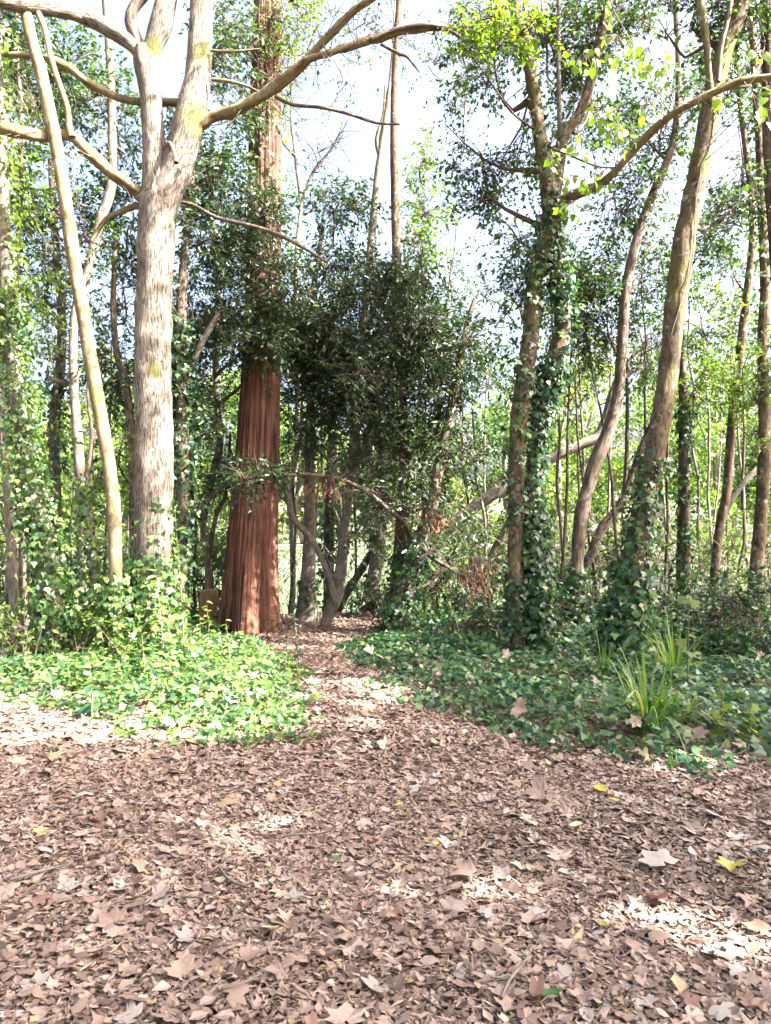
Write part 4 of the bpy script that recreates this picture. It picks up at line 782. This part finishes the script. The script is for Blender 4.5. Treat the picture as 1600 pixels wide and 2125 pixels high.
# ------------------------------------------------------------------ trees on the far bank
kinds = [('pale green far tree', L_FAR), ('yellow-green far tree', L_LIGHT), ('darker green far tree', L_SMALL)]
n = 0
for row_i, (Yr, cnt, h0, h1) in enumerate([(62, 15, 10, 15), (74, 17, 14, 20), (92, 17, 15, 24)]):
    for i in range(cnt):
        x = (-.62+1.24*(i+.5+rng.uniform(-.35, .35))/cnt)*Yr; y = Yr+rng.uniform(-4, 4); z = gz1(x, y); h = rng.uniform(h0, h1); j = int(rng.integers(0, 3))
        pxx = 800+x/y*F
        if 590 < pxx < 1010: h *= .62
        t = Tree('far_tree', (x, y, z), kinds[j][0]+', '+by(pxx)+(', front row', ', middle row', ', back row')[row_i], 'tree', 'trees on the far bank')
        t.limb('trunk', [[x, y, z-.3, .35], [x+rng.normal(0, .4), y, z+h*.4, .24], [x+rng.normal(0, .6), y, z+h*.85, .06]], BARK_GREY, 8, .8)
        L = []
        for b_ in range(9):
            c = np.array([x+rng.normal(0, h*.16), y+rng.normal(0, h*.13), z+h*rng.uniform(.18, .92)]); R = h*rng.uniform(.11, .2); N = 380
            d = nrm(rng.normal(size=(N, 3))); q = c+d*(rng.uniform(.3, 1, N)**.5*R)[:, None]*np.array([1.15, 1.15, .8]); q = q[noise(q, .9, b_) > .36]
            V, Fa = scatter(T_DIAMOND, q, rng.normal(0, 1, q.shape), rng.normal(0, .6, q.shape)+np.array([0, 0, .8]), rng.uniform(.28, .6, len(q)), .7); L.append((V, Fa, {}))
        V, Fa, _ = cat_parts(L); t.part('crown', V, Fa, {}, kinds[j][1], 'stuff')
# ------------------------------------------------------------------ unseen plane trees, added beside and behind the camera to shade the clearing
for i, (x, y, blobs) in enumerate([
    (11.0, 1.0, [(0, 0, 9, 3, 3, 2.2), (-1.6, -2.2, 8, 2.2, 2.2, 1.8), (1.2, 2.5, 10.5, 2.6, 2.6, 2), (-3.6, -.6, 7.6, 2, 2, 1.3), (-4.6, 1.6, 8.2, 1.9, 1.7, 1.2), (-2.5, -4.2, 7.5, 2, 2, 1.4)]),
    (9.5, -5.0, [(0, 0, 8.5, 3, 3, 2.2), (-1.5, 2.0, 7.2, 2, 2, 1.6), (1.5, 0, 11, 3, 3, 2)]),
    (14.0, 6.5, [(0, 0, 8.5, 3.2, 3, 2.2), (-1.8, -1.5, 10.5, 2.6, 2.6, 2), (2, 1.5, 11, 3, 3, 2.2)]),
    (15.5, -1.5, [(0, 0, 11, 3.2, 3, 2.5), (-1, 2.5, 12.5, 2.6, 2.6, 2)]),
    (2.5, -7.0, [(0, 0, 9, 3.6, 3.4, 2.2), (-2.5, 2.5, 9.5, 3, 3, 1.8), (2.5, 3, 10, 3, 3, 1.8)]),
    (-6.5, -4.5, [(0, 0, 8.5, 3.6, 3.4, 2.2), (1.5, 3.5, 9.5, 3.2, 3, 1.8), (-1.5, 4.5, 8, 3, 3, 2)]),
    (-1.0, -14.0, [(0, 0, 7, 4.5, 3, 4), (-5, 2, 7, 4, 3, 4), (5, 1, 7, 4, 3, 4)])]):
    z = gz1(x, y); t = Tree('added_shade_tree', (x, y, z), 'unseen plane tree added out of view to shade the clearing', 'tree', 'unseen plane trees added to shade the clearing')
    t.limb('trunk', [[x, y, z-.2, .34], [x+.1, y, z+2.5, .26], [x, y+.15, z+5.5, .2], [x+.2, y, z+8.5, .1]], BARK_GREY, 18, .15)
    for (bx, by, bz, rx, ry, rz) in blobs:
        t.blob((x+bx, y+by, bz), (rx, ry, rz), 560, L_LIGHT, T_DIAMOND, .15, .9, n=9, L=.6, hole=.30, keep=gap)
    t.done()

# ------------------------------------------------------------------ ivy carpet on both sides of the path
def cover(poly, edge, n, xr, yr):
    x = rng.uniform(*xr, n*3); y = rng.uniform(*yr, n*3)
    k = (np.abs(x) < .56*y+1.3); x, y = x[k], y[k]
    d = seg_dist(edge, x, y); ins = inside(poly, x, y); wob = .8*(noise(np.stack([x, y, 0*x], -1), 2.2, 8)-.5)+.5*(noise(np.stack([x, y, 0*x], -1), 6, 18)-.5)
    e = np.where(ins, d, -d)+wob*.8
    dens = sm(-.14, .28, e)*(.35+.65*sm(.28, .5, noise(np.stack([x, y, 0*x], -1), 3.4, 9)+.25*sm(0, 1, e)))
    k = rng.uniform(0, 1, len(x)) < dens; x, y, e = x[k][:n], y[k][:n], e[k][:n]; return x, y, e
def cover_obj(name, poly, edge, n, xr, yr, label, lm):
    x, y, e = cover(poly, edge, n, xr, yr); N = len(x)
    hh = (.05+.13*sm(0, .9, e))*(.4+1.2*noise(np.stack([x, y, 0*x], -1), 1.9, 12))
    z = gz(x, y)+.01+hh*rng.uniform(.15, 1, N)**.6
    pos = np.stack([x, y, z], -1); d = rng.normal(0, 1, (N, 3)); d[:, 2] = d[:, 2]*.25-.15; nv = np.array([.05, -.35, .8])+rng.normal(0, .42, (N, 3))
    sz = np.interp(y, [4.5, 8, 12], [.050, .060, .078])*rng.uniform(.4, 1.45, N)
    nr = y < 6.8
    V, Fa = scatter(T_IVY, pos[nr], d[nr], nv[nr], sz[nr], 1, ca=rng.uniform(-.4, .3, N)[nr], cb=rng.uniform(-.4, .1, N)[nr])
    V2, F2 = scatter(T_IVY3, pos[~nr], d[~nr], nv[~nr], sz[~nr], 1, ca=rng.uniform(-.4, .3, N)[~nr], cb=rng.uniform(-.4, .1, N)[~nr])
    V, Fa, _ = cat_parts([(V, Fa, {}), (V2, F2, {})])
    o = obj(name, mesh_data(name, V, Fa, lm)); set_props(o, label, 'ground cover', None, 'stuff'); return x, y
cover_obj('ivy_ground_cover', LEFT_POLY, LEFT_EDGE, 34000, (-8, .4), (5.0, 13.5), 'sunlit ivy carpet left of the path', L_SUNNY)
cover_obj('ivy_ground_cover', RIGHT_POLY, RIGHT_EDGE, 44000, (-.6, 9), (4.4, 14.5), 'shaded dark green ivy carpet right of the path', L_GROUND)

# taller leafy shoots standing out of the carpet
def shoot(x, y, h, nl, label, lm, size, name='seedling', cat='seedling', T=T_OVAL, width=.55, lean=.0, group=None, pairs=True, twist=1.0):
    z = gz1(x, y); t = Tree(name, (x, y, z), label, cat, group); a = rng.uniform(0, 2*pi); e = np.array([x+lean*cos(a)*h+.08*h*rng.normal(), y+.05*h*rng.normal(), z+h])
    p = t.limb('stem', [[x, y, z-.03, .007], [(x*.6+e[0]*.4), (y*.6+e[1]*.4), z+h*.45, .006], [*e, .002]], BARK_GREY, 6, .05, wob=.03)
    tv = T[0].copy(); tv[:, 0] *= width; tv[:, 2] += -.25*tv[:, 1]**2; key = ('shoot', T is T_PLANE, lm.name, width)
    if key not in CACHE: CACHE[key] = mesh_data('leaf', tv, T[1], lm)
    n = nl; i = np.linspace(len(p)*.22, len(p)-1, n).astype(int); th = np.arange(n)*(pi if pairs else 2.4)+(np.arange(n)//2)*pi/2*twist+rng.normal(0, .3, n)
    d = np.stack([np.cos(th), np.sin(th), rng.normal(.15, .3, n)], -1); nv = np.array([0, -.25, 1.])+rng.normal(0, .3, (n, 3))
    place(CACHE[key], 'leaf', p[i, :3], d, nv, size*rng.uniform(.7, 1.2, n)*np.linspace(1.1, .7, n), t)
    return t
def at(px, py): return G(px, py)
x, y = at(384, 1400); shoot(x, y, 1.75, 16, 'tall bare pale sapling with few round leaves before the dark ivied trunk', L_LIGHT, .15, width=.75, lean=.02)
x, y = at(440, 1390); shoot(x, y, .78, 30, 'sunlit sapling with stacked pairs of pointed leaves left of the massive red trunk', L_LIGHT, .10, lean=.03)
x, y = at(412, 1370); shoot(x, y, .55, 18, 'short sunlit leafy shoot beside the bare pale sapling', L_LIGHT, .11)
x, y = at(480, 1388); shoot(x, y, .55, 14, 'pale-lit drooping leafy shoot in front of the massive red trunk', L_LIGHT, .12, lean=.25)
x, y = at(622, 1400); shoot(x, y, .62, 26, 'slim sprig of tiny leaves standing at the left edge of the path', L_SMALL, .06, lean=.02)
x, y = at(590, 1420); shoot(x, y, .45, 22, 'low leafy sprig at the corner of the sunlit ivy carpet', L_SMALL, .09)
x, y = at(345, 1390); shoot(x, y, 1.25, 34, 'climbing shoot of long pointed leaves at the right side of the thick forked trunk', L_LIGHT, .14, width=.42, pairs=False)
x, y = at(250, 1400); shoot(x, y, .6, 18, 'leafy shoot at the foot of the slender mossy trunk', L_LIGHT, .12)
x, y = at(190, 1492); shoot(x, y, .3, 7, 'small weed with one broad upright green leaf at the litter edge', L_GROUND, .16, width=.7)
for (px, py_, h) in [(110, 1400, .5), (40, 1410, .45), (300, 1420, .5), (530, 1385, .35), (160, 1440, .28), (365, 1455, .25), (455, 1430, .3), (560, 1470, .22)]:
    x, y = at(px, py_); shoot(x, y, h, 14, 'small leafy shoot rising from the sunlit ivy carpet', L_LIGHT, .10, group='leafy shoots in the sunlit ivy')
for (px, py_, h) in [(870, 1400, .45), (960, 1370, .55), (1020, 1420, .35), (1160, 1420, .45), (1180, 1470, .3), (1440, 1400, .5), (1220, 1420, .4), (900, 1440, .3), (1520, 1390, .55), (1100, 1470, .3)]:
    x, y = at(px, py_); shoot(x, y, h, 14, 'small leafy shoot rising from the shaded ivy carpet', L_SMALL, .10, group='leafy shoots in the shaded ivy')
x, y = at(1425, 1450); shoot(x, y, 1.15, 12, 'maple seedling with pale palmate leaves behind the sedge clump', L_LIGHT, .14, T=T_PLANE, width=1.0, name='maple_seedling')
x, y = at(1370, 1400); shoot(x, y, .85, 9, 'taller maple seedling between the leaning trunk and the bramble bush', L_LIGHT, .13, T=T_PLANE, width=1.0, name='maple_seedling')
x, y = at(1500, 1545); shoot(x, y, .42, 10, 'yellow-green maple seedling with drooping leaves right of the sedge clump', L_LIME, .11, T=T_PLANE, width=1.0, name='maple_seedling')
x, y = at(1555, 1560); shoot(x, y, .30, 9, 'smallest maple seedling near the right edge of the ivy carpet', L_LIME, .10, T=T_PLANE, width=1.0, name='maple_seedling')

L_DRYB = leaf_mat('leaf_dry_blade', [(0, (.28, .22, .10)), (1, (.36, .3, .16))], .3, vein=.1)
# sedge clumps: every blade a part
def sedge(px, py_, n, L, label, w=.0065):
    x, y = at(px, py_); z = gz1(x, y); t = Tree('sedge_clump', (x, y, z), label, 'sedge')
    for i in range(n):
        a = rng.uniform(0, 2*pi); l = L*rng.uniform(.45, 1.15); le = rng.uniform(.2, 1.25)**1.2; s = np.linspace(0, 1, 7); b0 = np.array([x, y, z])+np.array([cos(a), sin(a), 0])*rng.uniform(0, .13)
        out = le*l*.75*s**1.6; up = l*(s*(1-.25*le)-.55*le*s**3)
        c = b0+np.stack([cos(a)*out, sin(a)*out, up], -1); wd = w*np.array([.7, 1, 1, .9, .75, .5, .06])*rng.uniform(.7, 1.3); sd = np.array([-sin(a), cos(a), 0])+rng.normal(0, .3, 3)
        V = np.concatenate([c-sd*wd[:, None], c+sd*wd[:, None]+0, c-np.array([0, 0, .25])*wd[:, None]*1.2]); k = np.arange(6)
        Fa = np.concatenate([np.stack([k, k+1, k+15, k+14], -1), np.stack([k+14, k+15, k+8, k+7], -1)]); t.part('blade', V, Fa, {}, L_DRYB if rng.uniform() < .07 else L_GRASS)
sedge(1345, 1528, 105, .82, 'bright green sedge clump with arching blades at the front of the shaded ivy carpet')
sedge(1415, 1525, 22, .55, 'thin small sedge clump just right of the bright sedge clump')
sedge(1400, 1410, 70, .85, 'tall duller sedge clump behind, right of the reddish leaning trunk', .006)
sedge(1250, 1415, 30, .7, 'sparse sedge clump left of the reddish leaning trunk foot', .006)

# ------------------------------------------------------------------ leaf litter
def litter_xy(n, y0, y1, marg=.95):
    y = np.sqrt(rng.uniform(y0**2, y1**2, n)); x = rng.uniform(-1, 1, n)*(.515*y+marg); return x, y
def on_litter(x, y):
    a = np.where(inside(LEFT_POLY, x, y), seg_dist(LEFT_EDGE, x, y), 0); b = np.where(inside(RIGHT_POLY, x, y), seg_dist(RIGHT_EDGE, x, y), 0)
    return rng.uniform(0, 1, len(x)) < np.exp(-np.maximum(a, b)*3.0)*.95+.05
parts = []
def lay(T, n, y0, y1, size, wid, tilt, jit, zl, ca=(-.25, .45), cb=(-.3, .4), sub=None):
    x, y = litter_xy(n, y0, y1)
    k = on_litter(x, y)
    if sub is not None: k &= sub(x, y)
    x, y = x[k], y[k]; N = len(x)
    nv = np.array([0, 0, 1.])+rng.normal(0, tilt, (N, 3)); a = rng.uniform(0, 2*pi, N); d = np.stack([np.cos(a), np.sin(a), rng.normal(0, tilt*.7, N)], -1)
    sz = size*rng.uniform(.55, 1.35, N); pos = np.stack([x, y, gz(x, y)+rng.uniform(.004, zl, N)], -1)
    V, Fa = scatter(T, pos-nrm(d)*sz[:, None]*.4, d, nv, sz, wid*rng.uniform(.7, 1.2, N), ca=rng.uniform(*ca, N), cb=rng.uniform(*cb, N), jit=jit)
    parts.append((V, Fa, {}))
lay(T_SLIVER, 34000, 2.1, 5, .06, 1.0, .18, .02, .02)
lay(T_CHIP, 60000, 2.1, 5, .036, .85, .18, .06, .022)
lay(T_FRAG, 26000, 2.1, 5, .034, .85, .17, .07, .024)
lay(T_PLANE, 1300, 2.1, 5, .078, 1.0, .11, .03, .03)
lay(T_OVAL, 3800, 2.1, 5, .052, .75, .15, .03, .03)
lay(T_SLIVER, 28000, 5, 8.2, .07, 1.2, .2, .02, .024)
lay(T_CHIP, 60000, 5, 8.2, .05, .85, .19, .06, .026)
lay(T_FRAG, 16000, 5, 8.2, .05, .85, .19, .06, .028)
lay(T_PLANE, 1900, 5, 8.2, .09, 1.0, .14, .05, .034)
lay(T_OVAL, 5200, 5, 8.2, .065, .75, .17, .04, .032)
on_ivy = lambda x, y: inside(LEFT_POLY, x, y) | inside(RIGHT_POLY, x, y)
def lay_top(T, n, size, wid):
    x, y = litter_xy(n, 4.6, 11); k = on_ivy(x, y); x, y = x[k], y[k]; N = len(x); nv = np.array([0, -.3, 1.])+rng.normal(0, .4, (N, 3)); d = rng.normal(0, 1, (N, 3)); d[:, 2] *= .3
    V, Fa = scatter(T, np.stack([x, y, gz(x, y)+rng.uniform(.05, .17, N)], -1), d, nv, size*rng.uniform(.6, 1.3, N), wid, ca=rng.uniform(-.3, .5, N), cb=rng.uniform(-.3, .5, N), jit=.03); parts.append((V, Fa, {}))
lay_top(T_OVAL, 240, .08, .7); lay_top(T_PLANE, 110, .11, 1.0); lay_top(T_FRAG, 500, .06, .9)
near_path = lambda x, y: (x > -2.2) & (x < 1.2)
lay(T_CHIP, 44000, 8.2, 13.5, .055, .9, .18, .05, .04, sub=near_path)
lay(T_OVAL, 14000, 8.2, 13.5, .062, .7, .18, .03, .04, sub=near_path)
V, Fa, _ = cat_parts(parts)
set_props(obj('leaf_litter', mesh_data('leaf_litter', V, Fa, L_LITTER, smooth=False)), 'brown carpet of broken dead leaves over the clearing and path', 'leaf litter', None, 'stuff')

# the fallen leaves one can pick out: each a thing of its own
def leaf_mesh(name, outline, m, curl, fold, seed, rings=2):
    r = np.random.default_rng(seed); o_ = np.array(outline); c = np.array([0, .34]); n = len(o_); V = [(*c, 0)]; Fa = []
    for k in range(1, rings+1):
        for p in o_: q = c+(p-c)*(k/rings); V.append((*q, 0))
    V = np.array(V, float); V[1+n*(rings-1):, :2] += r.normal(0, .018, (n, 2))
    rad = np.hypot(V[:, 0]-c[0], V[:, 1]-c[1]); V[:, 2] = curl*rad**2*1.1+fold*np.abs(V[:, 0])*.5+(noise(V*3+seed, 1.0, seed)-.5)*.16*rad*2
    for i in range(n): Fa.append((0, 1+i, 1+(i+1) % n))
    for k in range(rings-1):
        for i in range(n):
            a, b = 1+k*n+i, 1+k*n+(i+1) % n; Fa += [(a, a+n, b+n), (a, b+n, b)]
    # stalk
    s = len(V); w = .014; st = np.array([(-w, .05, .0), (w, .05, .0), (0, -.35, .03+.1*curl)]); V = np.vstack([V, st]); Fa.append((s, s+1, s+2))
    V[:, 1] -= .35; V[:, 2] -= V[:, 2].min(); return mesh_data(name, V, np.array(Fa), m)
PO, OV = plane_outline(True), [(0, -.02), (.18, .1), (.27, .3), (.28, .5), (.2, .74), (0, 1), (-.2, .74), (-.28, .5), (-.27, .3), (-.18, .1)]
TORN = [(0, .0), (.3, .08), (.42, .3), (.22, .38), (.36, .62), (.1, .7), (0, .98), (-.16, .66), (-.38, .6), (-.24, .36), (-.2, .1)]
LOOKS = [('tan', L_TAN, PO, 'flat tan lobed plane leaf lying on the litter', .95), ('greyish', L_GREYL, PO, 'greyish upturned lobed plane leaf lying on the litter', .75), ('russet', L_RUSSET, PO, 'curled russet-brown lobed leaf on the litter', .45),
         ('oval', L_TAN, OV, 'plain oval pale brown leaf on the litter', .7), ('torn', L_TAN, TORN, 'torn half of a tan leaf on the litter', .6), ('dark', L_DARKL, TORN, 'dark wet-looking torn leaf on the litter', .35), ('goval', L_GREYL, OV, 'narrow grey-brown oval leaf on the litter', .5)]
MESHES = {k: [leaf_mesh('fallen_leaf', o_, m, rng.uniform(-.25, .55), rng.uniform(-.3, .5), 100*i+j) for j in range(4)] for i, (k, m, o_, _, _) in enumerate(LOOKS)}
ROOTZ = 0.022
def drop(me, x, y, size, label, cat='leaf', group=None, name='fallen_leaf', lift=ROOTZ, tilt=.11):
    o = bpy.data.objects.new(name, me); COL.objects.link(o); o.location = (x, y, gz1(x, y)+lift)
    o.rotation_euler = (rng.normal(0, tilt), rng.normal(0, tilt), rng.uniform(0, 2*pi)); o.scale = (size, size, size); return set_props(o, label, cat, group)
wts = np.array([l[4] for l in LOOKS]); wts /= wts.sum(); cnt = 0
while cnt < 275:
    y = 2.25+3.6*rng.uniform()**1.35; x = rng.uniform(-1, 1)*.51*y; X1, Y1 = np.array([x]), np.array([y])
    if (inside(LEFT_POLY, X1, Y1) & (seg_dist(LEFT_EDGE, X1, Y1) > .15))[0] or (inside(RIGHT_POLY, X1, Y1) & (seg_dist(RIGHT_EDGE, X1, Y1) > .15))[0]: continue
    k, m, o_, lab, _ = LOOKS[rng.choice(len(LOOKS), p=wts)]
    pyx, pxx = HZ+EYE*F/y, 800+x/y*F; lab = lab.replace(' lying on the litter', '').replace(' on the litter', '')
    lab += (' on the litter near the ivy, ' if pyx < 1690 else ' halfway down the litter, ' if pyx < 1880 else ' on the nearest litter, ')+('left side' if pxx < 530 else 'middle' if pxx < 1070 else 'right side')
    drop(MESHES[k][rng.integers(4)], x, y, rng.uniform(.055, .098)*(1 if k not in ('oval', 'goval') else .85), lab, group=lab.replace(' leaf', ' leaves').replace('half of a tan leaves', 'tan half leaves')); cnt += 1
def special(px, py_, m, outline, size, label, curl=.2, fold=.3, lift=.045, tilt=.2):
    x, y = G(px, py_); drop(leaf_mesh('fallen_leaf', outline, m, curl, fold, int(px)), x, y, size, label, lift=lift, tilt=tilt)
special(1250, 1652, L_YELLOW, OV, .10, 'yellow-green leaf just below the sedge clump, upper of the two yellow ones')
special(1276, 1680, L_YELLOW, OV, .075, 'smaller yellowish leaf a little nearer than the yellow-green leaf below the sedge')
special(1519, 1826, L_YELLOW, PO, .085, 'bright yellow folded leaf near the right edge of the litter', fold=.9, tilt=.5)
special(1196, 1732, L_PALEG, OV, .12, 'pale greenish-cream oval leaf right of centre on the litter')
special(553, 1958, L_PALEG, OV, .085, 'pale green smooth oval leaf in the lower middle of the litter', curl=.0, fold=.15)
special(826, 1677, L_YELLOW, OV, .07, 'dull yellow-green leaf in the middle of the litter in line with the path')
special(697, 1793, L_GREENF, OV, .06, 'small fresh green leaf left of the middle of the litter')
special(1143, 2113, L_GREENF, OV, .075, 'green ivy-like leaf at the very bottom edge')
special(1250, 1938, L_YELLOW, OV, .05, 'small olive-yellow leaf beside the sunlit patch of litter')
special(905, 1760, L_YELLOW, OV, .05, 'curled orange-yellow leaf right of the middle of the litter', curl=.6)
special(1370, 1806, L_GREYL, PO, .16, 'large grey maple-like leaf lying flat on the right side', curl=-.1, fold=.1)
special(1580, 1952, L_RUSSET, OV, .10, 'dark reddish-brown oval leaf at the right end of the sunlit patch')
special(1365, 1886, L_RUSSET, PO, .10, 'red-brown star-shaped leaf above the sunlit patch')
special(975, 1822, L_TAN, PO, .15, 'broad pale tan leaf at the left end of the bright litter band')
special(1075, 1510, L_TAN, PO, .13, 'upright tan leaf caught on the ivy near the path bend', lift=.16, tilt=.9)
special(1236, 1512, L_TAN, PO, .12, 'tan leaf caught on the ivy left of the sedge clump', lift=.16, tilt=.9)
special(1360, 1515, L_TAN, TORN, .13, 'pale brown curled leaf lodged in the base of the sedge clump', lift=.13, tilt=.8)
special(1445, 1560, L_TAN, PO, .15, 'pale leaf catching the sun at the right-hand rim of the ivy carpet', lift=.08, tilt=.5)
special(1120, 1660, L_TAN, PO, .15, 'broad tan leaf at the rim of the ivy carpet below the sedge clump')
special(455, 1500, L_TAN, PO, .14, 'tan leaf at the lower rim of the sunlit ivy', lift=.05, tilt=.4)
# fallen twigs
def twig(pts, r, label):
    c = []
    for (px, py_) in pts: x, y = G(px, py_); c.append([x, y, gz1(x, y)+.045, r])
    c[-1][3] = r*.5; t = Tree('fallen_twig', c[0][:3], label, 'twig'); t.limb('stick', c, BARK_GREY, 7, .03, rough=.15, wob=.015)
twig([(1040, 2120), (1060, 2075), (1085, 2040), (1102, 2010)], .006, 'mossy grey twig standing out at the bottom right of the middle')
twig([(600, 1745), (655, 1742), (700, 1730)], .005, 'thin straight twig lying level left of the middle of the litter')
twig([(455, 1822), (480, 1850), (525, 1868)], .006, 'dark crooked twig on the left part of the litter')
twig([(375, 1887), (425, 1890)], .006, 'short stub of twig below the dark crooked twig')
twig([(20, 1850), (80, 1832), (150, 1815)], .008, 'greenish slanting twig at the left side of the litter')
twig([(1325, 1850), (1335, 1875), (1348, 1905)], .003, 'thin pale leaf stalk sticking up beside the sunlit patch')
twig([(460, 2100), (500, 2090), (540, 2065)], .006, 'grey twig at the bottom left of the middle')
